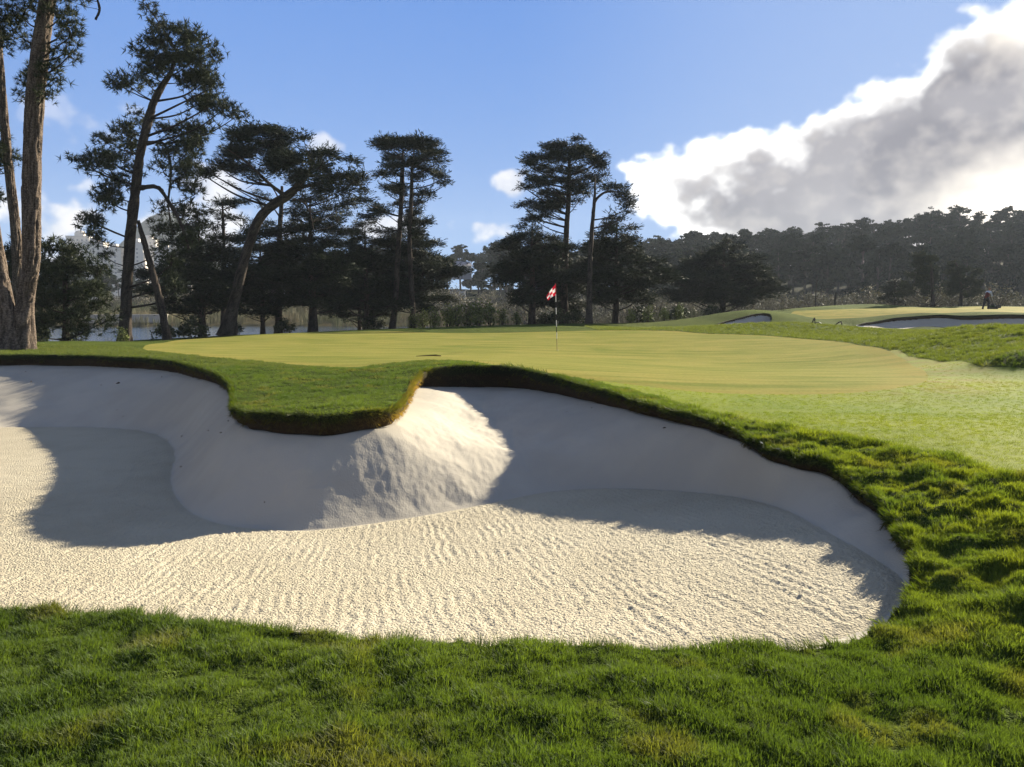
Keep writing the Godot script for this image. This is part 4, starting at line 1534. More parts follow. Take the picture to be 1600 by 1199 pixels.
	tree("pine_tree", "bushy dark green pine with a short trunk between the forked pine and the leaning tree", on(-16.90, 31.0), [[[-0.03, -0.04, 0, 0.12], [0.07, 1.31, 0, 0.11], [0.1, 2.65, 0, 0.08], [0.06, 3.76, 0, 0.03]]], [[0, 3.76, -0.33, 0.45, 0.34, 0.38], [0.39, 3.59, 0.06, 0.34, 0.29, 0.35], [-0.44, 3.87, -0.16, 0.38, 0.38, 0.35], [0.53, 3.09, 0.13, 0.61, 0.45, 0.52], [-0.15, 2.98, 0.16, 0.75, 0.52, 0.63], [-0.61, 2.87, -0.54, 0.57, 0.57, 0.48], [1.02, 2.87, -0.61, 0.5, 0.41, 0.42], [1.27, 2.32, 0.42, 0.45, 0.38, 0.38], [0.48, 2.2, -0.3, 0.79, 0.5, 0.67], [-0.32, 1.98, -0.33, 0.79, 0.52, 0.67], [-0.88, 1.98, 0.62, 0.45, 0.5, 0.38], [1.35, 1.65, -0.04, 0.52, 0.32, 0.44], [0.77, 1.42, 0.42, 0.68, 0.34, 0.58], [-0.03, 1.2, -0.03, 0.68, 0.32, 0.58], [-0.6, 1.08, 0.17, 0.57, 0.34, 0.48], [1.55, 1.2, -0.43, 0.29, 0.16, 0.35], [0.97, 0.86, 0.17, 0.45, 0.16, 0.38], [-0.85, 0.64, 0.46, 0.45, 0.23, 0.38], [0.5, 0.58, 0.03, 0.45, 0.18, 0.38, 0, 0.6]], farpine, 202)
	tree("pine_tree", "dense dark pine in the shade behind the forked pine trunks", on(-21.14, 36.0), [[[0.11, 0, 0, 0.13], [0.2, 2.46, 0, 0.08], [0.21, 4.44, 0, 0.04]]], [[-0.28, 4.54, -0.19, 0.79, 0.53, 0.67], [-0.82, 4.28, -0.29, 0.79, 0.66, 0.67], [0.07, 3.89, -0.08, 0.66, 0.53, 0.56], [-0.75, 3.25, -0.25, 1.18, 0.66, 1.01], [0.27, 2.99, -0.31, 0.79, 0.66, 0.67], [-0.95, 2.22, -0.07, 1.18, 0.66, 1.01], [0.08, 1.96, 0.3, 0.79, 0.66, 0.67], [-0.62, 1.18, 0.22, 1.05, 0.53, 0.89], [0.29, 1.05, 0.19, 0.53, 0.39, 0.45], [-1.18, 0.65, -0.2, 0.79, 0.39, 0.67]], farpine, 203)
	tree("pine_tree", "tall pine leaning right with ragged hanging boughs, left of the windswept cypress", on(-17.97, 38.0), [[[-0.01, 0.02, 0, 0.26], [0.17, 2.09, 0, 0.25], [0.37, 4, 0, 0.24], [0.58, 5.62, 0, 0.23], [0.86, 7.23, 0, 0.22], [1.1, 8.56, 0, 0.2], [1.43, 9.75, 0, 0.19], [1.84, 10.93, 0, 0.17], [2.32, 11.72, 0, 0.14], [2.67, 12.24, 0, 0.1], [2.94, 13.14, 0, 0.06]], [[1.06, 7.1, 0, 0.1], [2.01, 7.07, 0.4, 0.1], [2.66, 6.3, 0.7, 0.09], [3.17, 5.35, 0.8, 0.08], [3.47, 4.27, 0.8, 0.06]], [[1.42, 9.09, 0, 0.08], [2.03, 9.12, -0.4, 0.07], [2.22, 8.03, -0.6, 0.06], [2.05, 6.43, -0.6, 0.05], [2.19, 4.95, -0.6, 0.04]]], [[3.11, 13.92, 0.22, 0.55, 0.39, 0.47], [2.55, 13.4, 0.42, 0.83, 0.42, 0.71], [3.62, 13.4, 0.52, 0.83, 0.5, 0.71], [1.99, 12.76, 0.77, 0.61, 0.42, 0.52], [2.93, 12.76, 0.42, 0.97, 0.55, 0.83], [3.86, 12.63, 0.74, 0.83, 0.55, 0.71], [4.29, 13.27, -0.82, 0.47, 0.31, 0.4], [3.3, 11.98, -0.06, 0.97, 0.47, 0.83], [2.5, 12.24, 0.78, 0.69, 0.42, 0.59], [4.24, 11.98, 0.26, 0.69, 0.5, 0.59], [4.62, 11.46, 0.7, 0.55, 0.42, 0.47], [3.67, 11.2, -0.68, 0.83, 0.47, 0.71], [5, 10.8, -0.05, 0.5, 0.33, 0.42], [5.46, 10.48, -0.44, 0.42, 0.19, 0.35], [4.33, 10.8, 0.08, 0.55, 0.33, 0.47], [2.19, 14.18, 0.13, 0.33, 0.25, 0.35], [1.94, 14.56, -0.85, 0.22, 0.19, 0.35], [1.82, 14.88, -0.5, 0.17, 0.17, 0.35], [1.57, 15.2, -0.39, 0.22, 0.17, 0.35], [1, 11.59, 0.73, 0.61, 0.19, 0.52], [0.46, 11.59, 0.47, 0.28, 0.14, 0.35], [1.41, 11.85, -0.6, 0.42, 0.19, 0.35], [1.69, 12.11, 0.52, 0.42, 0.28, 0.35], [0.81, 10.54, -0.63, 0.28, 0.17, 0.35], [0.51, 9.88, 0.21, 0.55, 0.25, 0.47], [0.1, 9.75, -0.65, 0.33, 0.19, 0.35], [1.07, 10.15, -0.87, 0.36, 0.19, 0.35], [-0.07, 9.09, 0.65, 0.55, 0.33, 0.47], [0.47, 8.96, -0.51, 0.55, 0.42, 0.47], [-0.5, 8.56, -0.5, 0.61, 0.28, 0.52], [-1.19, 8.3, 0.84, 0.5, 0.19, 0.42], [0.03, 8.3, 0.65, 0.69, 0.39, 0.59], [0.56, 8.03, -0.37, 0.42, 0.42, 0.35], [-0.53, 8.03, 0.81, 0.55, 0.28, 0.47], [0.13, 7.5, 0.07, 0.55, 0.42, 0.47], [-0.31, 6.97, 0.31, 0.55, 0.39, 0.47], [-0.73, 6.7, -0.52, 0.55, 0.31, 0.47], [0.08, 6.43, 0.77, 0.42, 0.28, 0.35], [-1.19, 5.76, 0.33, 0.39, 0.33, 0.35], [-0.78, 5.62, 0.82, 0.5, 0.47, 0.42], [-0.69, 4.81, 0.69, 0.39, 0.5, 0.35], [-0.86, 4.14, -0.35, 0.19, 0.33, 0.35], [2.4, 9.75, -0.24, 0.69, 0.28, 0.59], [3.08, 9.88, -0.58, 0.69, 0.31, 0.59], [3.62, 9.75, -0.62, 0.5, 0.28, 0.42], [2.92, 9.22, -0.76, 0.83, 0.36, 0.71], [2.22, 8.83, -0.35, 0.55, 0.36, 0.47], [3.58, 8.96, 0.18, 0.55, 0.33, 0.47], [2.88, 8.3, -0.87, 0.5, 0.55, 0.42], [3.28, 8.03, 0.31, 0.5, 0.55, 0.42], [2.71, 7.37, -0.28, 0.42, 0.55, 0.35], [3.38, 7.1, -0.33, 0.42, 0.64, 0.35], [2.33, 8.03, 0.56, 0.33, 0.42, 0.35], [2.93, 6.16, -0.03, 0.47, 0.64, 0.4], [3.46, 5.89, -0.32, 0.42, 0.55, 0.35], [2.49, 5.35, -0.03, 0.33, 0.47, 0.35], [1.94, 5.35, 0.36, 0.28, 0.55, 0.35], [2.73, 4.68, -0.78, 0.36, 0.42, 0.35], [3.63, 4.81, 0.83, 0.42, 0.55, 0.35], [1.71, 6.43, -0.83, 0.19, 0.55, 0.35, 0, 0.6], [1.97, 4.41, 0.44, 0.22, 0.42, 0.35, 0, 0.6], [2.56, 3.87, 0.6, 0.31, 0.69, 0.35], [2.12, 3.18, -0.84, 0.28, 0.69, 0.35], [2.65, 2.64, 0.5, 0.28, 0.55, 0.35]], farpine, 204)
	tree("pine_tree", "bare slender stem leaning left across the tall leaning pine", on(-15.10, 36.0), [[[-0.01, -0.02, 0, 0.17], [-0.18, 1.29, 0, 0.17], [-0.39, 2.46, 0, 0.16], [-0.66, 3.62, 0, 0.14], [-0.9, 4.65, 0, 0.12], [-1.1, 5.48, 0, 0.08]]], [], farpine, 205)
	tree("cypress_tree", "windswept cypress with curved thick trunk and broad crown swept to the right", on(-14.87, 43.0), [[[-0.09, -0.06, 0, 0.37], [0.2, 1.22, 0, 0.31], [0.53, 2.38, 0, 0.27], [0.84, 3.53, 0, 0.26], [1.25, 4.78, 0, 0.24], [1.62, 5.71, 0, 0.25], [2.11, 6.39, 0, 0.24], [2.7, 6.85, 0, 0.24], [3.29, 7.21, 0, 0.23], [3.82, 7.67, 0, 0.18], [4.25, 8.18, 0, 0.13], [4.69, 8.9, 0, 0.06]], [[3.28, 7.16, 0, 0.11], [2.57, 7.67, 0.3, 0.09], [1.55, 8.69, 0.6, 0.06], [0.54, 9.41, 0.8, 0.04]], [[3.82, 7.57, 0, 0.11], [4.87, 7.88, -0.4, 0.07], [6.12, 7.88, -0.7, 0.04]], [[3.59, 7, 0, 0.05], [4.22, 6.85, 0.5, 0.05], [4.62, 6.23, 0.8, 0.04], [4.81, 5.4, 0.9, 0.02]]], [[1.62, 10.62, -0.53, 1.17, 0.28, 1], [2.55, 10.72, -1.05, 0.75, 0.23, 0.63], [0.98, 10.12, 0.45, 1.06, 0.43, 0.91], [2.02, 10.12, -1.28, 1.17, 0.47, 1], [2.96, 10.32, 0.11, 0.64, 0.38, 0.54], [3.47, 10.12, -0.4, 0.53, 0.36, 0.45], [0.12, 9.51, -1.33, 0.96, 0.43, 0.81], [1.27, 9.41, 0.02, 1.17, 0.47, 1], [2.41, 9.41, -1.39, 1.06, 0.53, 0.91], [3.35, 9.41, -0.2, 0.75, 0.53, 0.63], [-0.52, 8.9, -1.29, 0.75, 0.32, 0.63], [0.52, 8.8, -1.23, 0.96, 0.36, 0.81], [-0.96, 8.29, -0.23, 0.47, 0.23, 0.4], [-0.34, 8.29, 0.98, 0.53, 0.23, 0.45], [4.08, 9.51, -1.13, 0.53, 0.36, 0.45], [4.7, 9.41, -0.83, 0.53, 0.36, 0.45], [4.3, 10.02, 0.38, 0.43, 0.11, 0.36], [3.85, 8.8, 1.34, 0.96, 0.53, 0.81], [2.8, 8.59, 0.23, 0.96, 0.47, 0.81], [4.89, 8.8, -0.31, 0.85, 0.47, 0.72], [5.63, 9.1, 1.43, 0.64, 0.23, 0.54], [6.36, 9.26, -1.36, 0.47, 0.13, 0.4], [4.46, 8.18, 1.08, 0.96, 0.47, 0.81], [5.4, 8.18, -0.63, 0.85, 0.43, 0.72], [3.62, 7.98, -1.07, 0.64, 0.32, 0.54], [6.13, 8.29, -1.15, 0.64, 0.36, 0.54], [6.75, 7.98, -0.57, 0.64, 0.32, 0.54], [7.38, 8.08, 0.95, 0.53, 0.19, 0.45], [7.16, 7.57, -0.96, 0.43, 0.19, 0.36], [6.32, 7.47, 0.24, 0.53, 0.28, 0.45], [5.59, 7.47, 0.42, 0.53, 0.36, 0.45], [4.86, 7.57, -0.38, 0.53, 0.28, 0.45], [6.52, 6.85, 0.14, 0.43, 0.21, 0.36], [5.89, 6.85, -1.31, 0.32, 0.19, 0.35], [5.16, 6.85, -1.32, 0.17, 0.43, 0.35, 0, 0.5], [5.67, 6.13, -0.88, 0.19, 0.47, 0.35, 0, 0.5], [6.41, 6.33, 0.54, 0.19, 0.32, 0.35, 0, 0.5], [1.65, 8.39, -0.22, 0.43, 0.15, 0.36, 0, 0.7], [0.17, 7.88, -0.56, 0.11, 0.21, 0.35, 0, 0.5], [1.95, 7.98, 0.26, 0.43, 0.11, 0.36, 0, 0.6]], dense, 206)
	tree("cypress_tree", "small thin cypress with one flat tier on top, left behind the windswept cypress", on(-17.67, 50.0), [[[0.01, -0.05, 0, 0.14], [0.14, 2.9, 0, 0.13], [0.27, 5.33, 0, 0.11], [0.29, 7.01, 0, 0.09], [0.28, 8.09, 0, 0.05]]], [[0.31, 8.09, -0.29, 0.74, 0.17, 0.63], [1.04, 8.11, 0.49, 0.62, 0.15, 0.53], [-0.18, 8.09, -0.39, 0.5, 0.15, 0.42], [1.65, 8.15, 0.22, 0.5, 0.11, 0.42], [0.4, 7.37, -0.44, 0.74, 0.22, 0.63], [1.13, 7.25, -0.27, 0.37, 0.15, 0.35], [-0.2, 7.49, 0.53, 0.32, 0.17, 0.35], [0.11, 6.05, -0.31, 0.74, 0.25, 0.63], [0.83, 5.81, 0.15, 0.74, 0.25, 0.63], [-0.5, 6.05, -0.04, 0.5, 0.2, 0.42], [1.45, 6.05, -0.05, 0.5, 0.17, 0.42]], cyp, 207)
	tree("cypress_tree", "nearly bare straight trunk with thin boughs behind the windswept cypress crown", on(-14.77, 52.0), [[[-0.05, -0.01, 0, 0.22], [0.07, 3.05, 0, 0.21], [0.19, 6.21, 0, 0.17], [0.34, 7.83, 0, 0.14], [0.44, 9.32, 0, 0.08]], [[0.28, 8.45, 0, 0.05], [-0.35, 9.57, 0.3, 0.04], [-0.98, 9.45, 0.5, 0.03], [-1.62, 9.07, 0.6, 0.02]], [[0.3, 7.33, 0, 0.05], [-0.39, 8.08, -0.3, 0.04], [-1.17, 7.33, -0.5, 0.03]], [[0.31, 7.83, 0, 0.05], [1, 7.96, -0.3, 0.04], [1.1, 7.21, -0.5, 0.03]]], [[-1.38, 8.95, -0.05, 0.52, 0.18, 0.44, 0, 0.5], [-0.5, 8.7, -0.15, 0.52, 0.21, 0.44, 0, 0.5], [-1.02, 8.08, -0.44, 0.52, 0.18, 0.44, 0, 0.5], [-0.43, 6.83, 0.45, 0.52, 0.21, 0.44, 0, 0.5], [1.01, 8.33, -0.6, 0.39, 0.18, 0.35, 0, 0.5]], cyp, 208)
	tree("cypress_tree", "twin trunked flat topped cypress left of the flagstick", on(-7.42, 52.0), [[[-0.2, -0.13, 0, 0.19], [0.09, 2.17, 0, 0.18], [0.25, 4.71, 0, 0.17], [0.41, 6.59, 0, 0.16], [0.53, 8.46, 0, 0.15], [0.61, 9.95, 0, 0.13], [0.66, 11.05, 0, 0.06]], [[1.22, -0.13, 0.3, 0.18], [1.12, 2.81, 0.3, 0.16], [1.03, 5.34, 0.3, 0.14], [1.11, 7.09, 0.3, 0.14], [1.2, 8.71, 0.3, 0.12], [1.25, 9.95, 0.3, 0.09], [1.41, 11.18, 0.3, 0.04]]], [[-0.34, 11.61, 0.2, 0.9, 0.26, 0.77], [0.67, 11.73, -0.2, 1.16, 0.23, 0.99], [1.8, 11.73, 0.22, 0.9, 0.21, 0.77], [2.55, 11.61, -0.84, 0.52, 0.15, 0.44], [-0.72, 11.3, 0.9, 0.57, 0.23, 0.48], [0.16, 11.24, 0.92, 1.03, 0.33, 0.88], [1.29, 11.3, 0.44, 1.03, 0.39, 0.88], [2.3, 11.24, -0.97, 0.77, 0.28, 0.66], [2.92, 10.99, 0.06, 0.39, 0.15, 0.35], [0.28, 10.75, -0.49, 0.77, 0.31, 0.66], [1.41, 10.68, -0.71, 0.9, 0.31, 0.77], [2.54, 10.68, 1.29, 0.59, 0.31, 0.5], [2.98, 10.31, 1.42, 0.46, 0.26, 0.39], [-0.87, 9.88, -1.3, 0.64, 0.23, 0.55], [-0.11, 10.01, 1.03, 0.64, 0.21, 0.55], [0.9, 10.19, 0.29, 0.9, 0.39, 0.77], [1.78, 10.07, -0.34, 0.77, 0.31, 0.66], [2.66, 9.82, -0.62, 0.52, 0.39, 0.44], [3.1, 9.45, 0.5, 0.39, 0.33, 0.35], [3.16, 9.08, -0.12, 0.31, 0.31, 0.35], [0.13, 9.64, 0.53, 0.52, 0.18, 0.44], [1.39, 9.45, 0.46, 0.64, 0.23, 0.55], [-0.13, 8.96, -1.05, 0.64, 0.23, 0.55], [0.24, 8.46, 0.77, 0.64, 0.26, 0.55], [-0.38, 8.71, 1.38, 0.31, 0.13, 0.35], [0.75, 8.71, 1.34, 0.52, 0.26, 0.44], [1.89, 8.46, 0.32, 0.52, 0.33, 0.44], [1.5, 8.09, -1.3, 0.57, 0.33, 0.48], [2.14, 8.58, -1.42, 0.31, 0.26, 0.35], [0.11, 7.96, -1.05, 0.52, 0.26, 0.44], [-1.54, 7.9, 1.26, 0.64, 0.23, 0.55], [-0.91, 7.59, -0.56, 0.77, 0.31, 0.66], [-1.55, 7.09, -0.38, 0.64, 0.18, 0.55], [-0.41, 7.28, 1.14, 0.64, 0.23, 0.55], [1.24, 7.34, -0.53, 0.64, 0.39, 0.55], [1.87, 6.71, 0.14, 0.52, 0.26, 0.44], [0.98, 6.71, -0.18, 0.77, 0.33, 0.66], [-0.42, 6.28, -1.24, 0.64, 0.15, 0.55], [1.35, 6.09, 0.24, 0.77, 0.33, 0.66]], dense, 209)
	tree("cypress_tree", "tall flat topped cypress with a broad crown just right above the flagstick", on(3.52, 55.0), [[[0.03, -0.08, 0, 0.27], [-0.03, 2.21, 0, 0.23], [0.03, 4.61, 0, 0.21], [0.1, 6.51, 0, 0.18], [0.21, 8.16, 0, 0.16], [0.26, 9.92, 0, 0.13], [0.23, 11.2, 0, 0.09], [0.19, 11.72, 0, 0.04]]], [[-0.94, 11.9, -0.14, 0.73, 0.17, 0.62], [-0.11, 11.84, 0.18, 0.73, 0.19, 0.62], [0.6, 11.96, 1.27, 0.44, 0.15, 0.37], [-1.18, 11.61, -0.1, 0.54, 0.22, 0.46], [-0.35, 11.43, 0.02, 0.97, 0.27, 0.83], [-2.13, 11.08, 0.26, 0.61, 0.22, 0.52], [-2.61, 10.91, -0.95, 0.32, 0.15, 0.35], [-1.3, 11.08, 0.04, 0.85, 0.32, 0.72], [-0.46, 10.85, 0.39, 0.73, 0.32, 0.62], [-2.25, 10.56, 0.88, 0.66, 0.27, 0.56], [-2.61, 10.27, -1.22, 0.41, 0.22, 0.35], [-1.53, 10.38, -0.59, 0.73, 0.32, 0.62], [-1.89, 9.92, -1.23, 0.61, 0.29, 0.52], [-0.93, 10.04, 0.93, 0.54, 0.24, 0.46], [-0.34, 10.15, 0.58, 0.54, 0.29, 0.46], [-2.48, 9.33, -1.37, 0.56, 0.22, 0.48], [-2.84, 9.04, 1.45, 0.29, 0.12, 0.35], [-1.89, 9.33, 1.39, 0.61, 0.27, 0.52], [-1.17, 9.33, 0.46, 0.73, 0.32, 0.62], [-0.33, 9.45, 0.35, 0.85, 0.37, 0.72], [-1.41, 8.86, -1.03, 0.73, 0.27, 0.62], [-0.57, 8.8, -1.45, 0.85, 0.34, 0.72], [0.27, 8.98, 0.09, 0.73, 0.37, 0.62], [-2.84, 8.16, -1.32, 0.37, 0.15, 0.35], [-2.24, 8.28, -0.93, 0.49, 0.19, 0.41], [-1.52, 8.28, -0.77, 0.73, 0.27, 0.62], [-0.69, 8.28, -1.41, 0.85, 0.37, 0.72], [0.03, 8.28, -0.11, 0.61, 0.32, 0.52], [-1.88, 7.81, -0.18, 0.61, 0.24, 0.52], [-1.16, 7.69, 1.03, 0.73, 0.27, 0.62], [-2.12, 7.1, 0.06, 0.44, 0.15, 0.37], [-1.52, 7.28, 0.42, 0.49, 0.17, 0.41], [-0.44, 7.81, -0, 0.49, 0.24, 0.41], [0.96, 11.55, 0.49, 0.73, 0.29, 0.62], [1.56, 11.32, -0.13, 0.61, 0.29, 0.52], [2.04, 11.14, -0.67, 0.49, 0.24, 0.41], [2.4, 10.97, 1.49, 0.29, 0.19, 0.35], [0.97, 11.08, 1.49, 0.73, 0.34, 0.62], [1.68, 10.62, 1.02, 0.73, 0.37, 0.62], [2.28, 10.38, 0.62, 0.44, 0.34, 0.37], [2.53, 9.98, -0.55, 0.24, 0.19, 0.35], [0.97, 10.38, -0.81, 0.73, 0.41, 0.62], [1.57, 9.92, -0.63, 0.66, 0.37, 0.56], [0.74, 9.68, -1.29, 0.73, 0.41, 0.62], [1.22, 9.22, 0.8, 0.49, 0.37, 0.41], [2.17, 9.57, -0.3, 0.29, 0.29, 0.35], [0.87, 8.75, 1.04, 0.41, 0.24, 0.35], [1.46, 8.75, -0.34, 0.29, 0.29, 0.35], [0.75, 8.16, 1.37, 0.24, 0.17, 0.35], [0.49, 10.97, 1.04, 0.61, 0.41, 0.52]], dense, 210)
	tree("cypress_tree", "slender tree whose top hooks over to the right", on(4.72, 50.0), [[[-0.03, -0.02, 0, 0.19], [-0.02, 2.01, 0, 0.17], [0.02, 3.97, 0, 0.14], [0.1, 5.7, 0, 0.13], [0.21, 7.09, 0, 0.11], [0.25, 8.06, 0, 0.07], [0.24, 8.8, 0, 0.03]], [[0.21, 7.26, 0, 0.08], [0.47, 7.58, 0.1, 0.08], [0.84, 7.82, 0.2, 0.07], [1.33, 7.86, 0.3, 0.05], [1.88, 7.68, 0.4, 0.03], [2.21, 7.2, 0.4, 0.02]]], [[1.22, 8.19, -0.01, 0.38, 0.13, 0.35], [1.6, 8.11, 0.07, 0.44, 0.16, 0.38], [0.95, 8, 0.07, 0.16, 0.09, 0.35], [1.99, 7.84, -0.15, 0.38, 0.2, 0.35], [2.15, 7.52, -0.21, 0.33, 0.22, 0.35], [2.38, 7.26, -0.05, 0.22, 0.2, 0.35], [2.16, 6.99, -0.1, 0.29, 0.2, 0.35], [2.22, 6.67, 0.13, 0.16, 0.16, 0.35], [1.39, 7.68, 0.08, 0.18, 0.09, 0.35], [1.77, 7.63, 0.04, 0.27, 0.16, 0.35]], dense, 211)
	tree("pine_tree", "left of two small dark pines behind the far green", on(47.11, 92.0), [[[-0.05, 0.27, 0, 0.2], [-0.2, 2.2, 0, 0.17], [-0.45, 4.4, 0, 0.14], [-0.8, 5.76, 0, 0.07]]], [[-1.62, 5.63, -0.49, 0.84, 0.39, 0.71], [-0.77, 5.22, 0.37, 1, 0.45, 0.85], [-2.28, 4.95, 0.37, 0.84, 0.45, 0.71], [-1.41, 4.26, 0.71, 1.23, 0.5, 1.04], [-0.03, 4.26, -0.63, 0.95, 0.5, 0.81], [-2.21, 3.58, -0.54, 0.84, 0.39, 0.71], [-0.8, 3.17, -0.71, 1.39, 0.56, 1.18], [0.43, 3.3, -0.56, 0.72, 0.56, 0.62], [-1.74, 2.62, 0.47, 0.84, 0.39, 0.71], [-0.2, 2.2, -0.75, 1.11, 0.39, 0.95], [-3.11, 2.34, 0.06, 1, 0.39, 0.85], [-3.49, 1.51, -0.58, 0.95, 0.5, 0.81], [-2.39, 1.65, -0.41, 0.84, 0.45, 0.71], [-1, 1.65, -0.14, 0.84, 0.28, 0.71]], farpine, 212)
	tree("pine_tree", "right of two small dark pines behind the far green, beside the man mowing", on(51.98, 95.0), [[[-0.14, 0.28, 0, 0.19], [-0.25, 2.27, 0, 0.16], [-0.65, 4.26, 0, 0.12], [-0.99, 5.25, 0, 0.06]]], [[-1.12, 5.11, -0.62, 0.58, 0.4, 0.49], [-0.38, 4.54, 0.32, 0.98, 0.46, 0.83], [-1.35, 4.12, 0.24, 0.98, 0.46, 0.83], [0.78, 4.26, 0.7, 0.75, 0.46, 0.64], [-0.75, 3.41, -0.36, 1.27, 0.52, 1.08], [0.69, 3.27, -0.39, 0.98, 0.52, 0.83], [1.57, 2.84, 0.37, 0.63, 0.52, 0.54], [-1.57, 2.84, 0.25, 0.86, 0.46, 0.73], [-0.12, 2.42, -0.31, 1.27, 0.52, 1.08], [1.19, 1.99, 0.29, 0.98, 0.52, 0.83], [-1.23, 1.85, -0.16, 0.86, 0.35, 0.73], [0.51, 1.42, 0.44, 0.86, 0.35, 0.73]], farpine, 213)
	low_cypress("dark low cypress just right of the bare slender leaning stem", on(-17.0, 45), 6.3, 3.7, 0.2, cyp, 41)
	low_cypress("broad low cypress with a pointed top just right of the windswept cypress trunk", on(-11.9, 49), 8.4, 4.4, 0.27, cyp, 42)
	low_cypress("low cypress filling the gap between windswept and twin trunked cypresses", on(-9.4, 53), 7.1, 4.2, 0.2, cyp, 43)
	low_cypress("dense low cypress round the foot of the twin trunked cypress", on(-6.6, 54.5), 7.5, 4.3, 0.22, cyp, 44)
	low_cypress("low spreading cypress hiding the foot of the windswept trunk from behind", on(-14.9, 49), 6.6, 4.0, 0.16, cyp, 48)
	low_cypress("small low cypress farther back between windswept and twin trunked cypresses", on(-10.8, 58), 5.9, 4.0, 0.16, cyp, 50)
	low_cypress("broad dark cypress directly left of the flagstick, under the tall flat topped one", on(1.3, 54), 7.0, 3.7, 0.24, cyp, 45)
	low_cypress("low dark cypress behind the flagstick, between the two flat topped trees", on(3.4, 57), 6.1, 2.9, 0.18, cyp, 51)
	low_cypress("dark cypress just right of the hook topped slender tree", on(6.8, 54), 7.0, 3.9, 0.22, cyp, 46)
	low_cypress("lone spreading cypress left of the far green with boughs down to the grass", on(19.2, 75), 7.2, 6.8, 0.28, cyp, 47)
	low_cypress("low dark cypress at the left foot of the two small pines behind the far green", on(44.6, 96), 3.4, 2.0, 0.12, cyp, 49)

func on(x: float, d: float) -> Vector3:
	return Vector3(x, ground_y(x, d), -d)

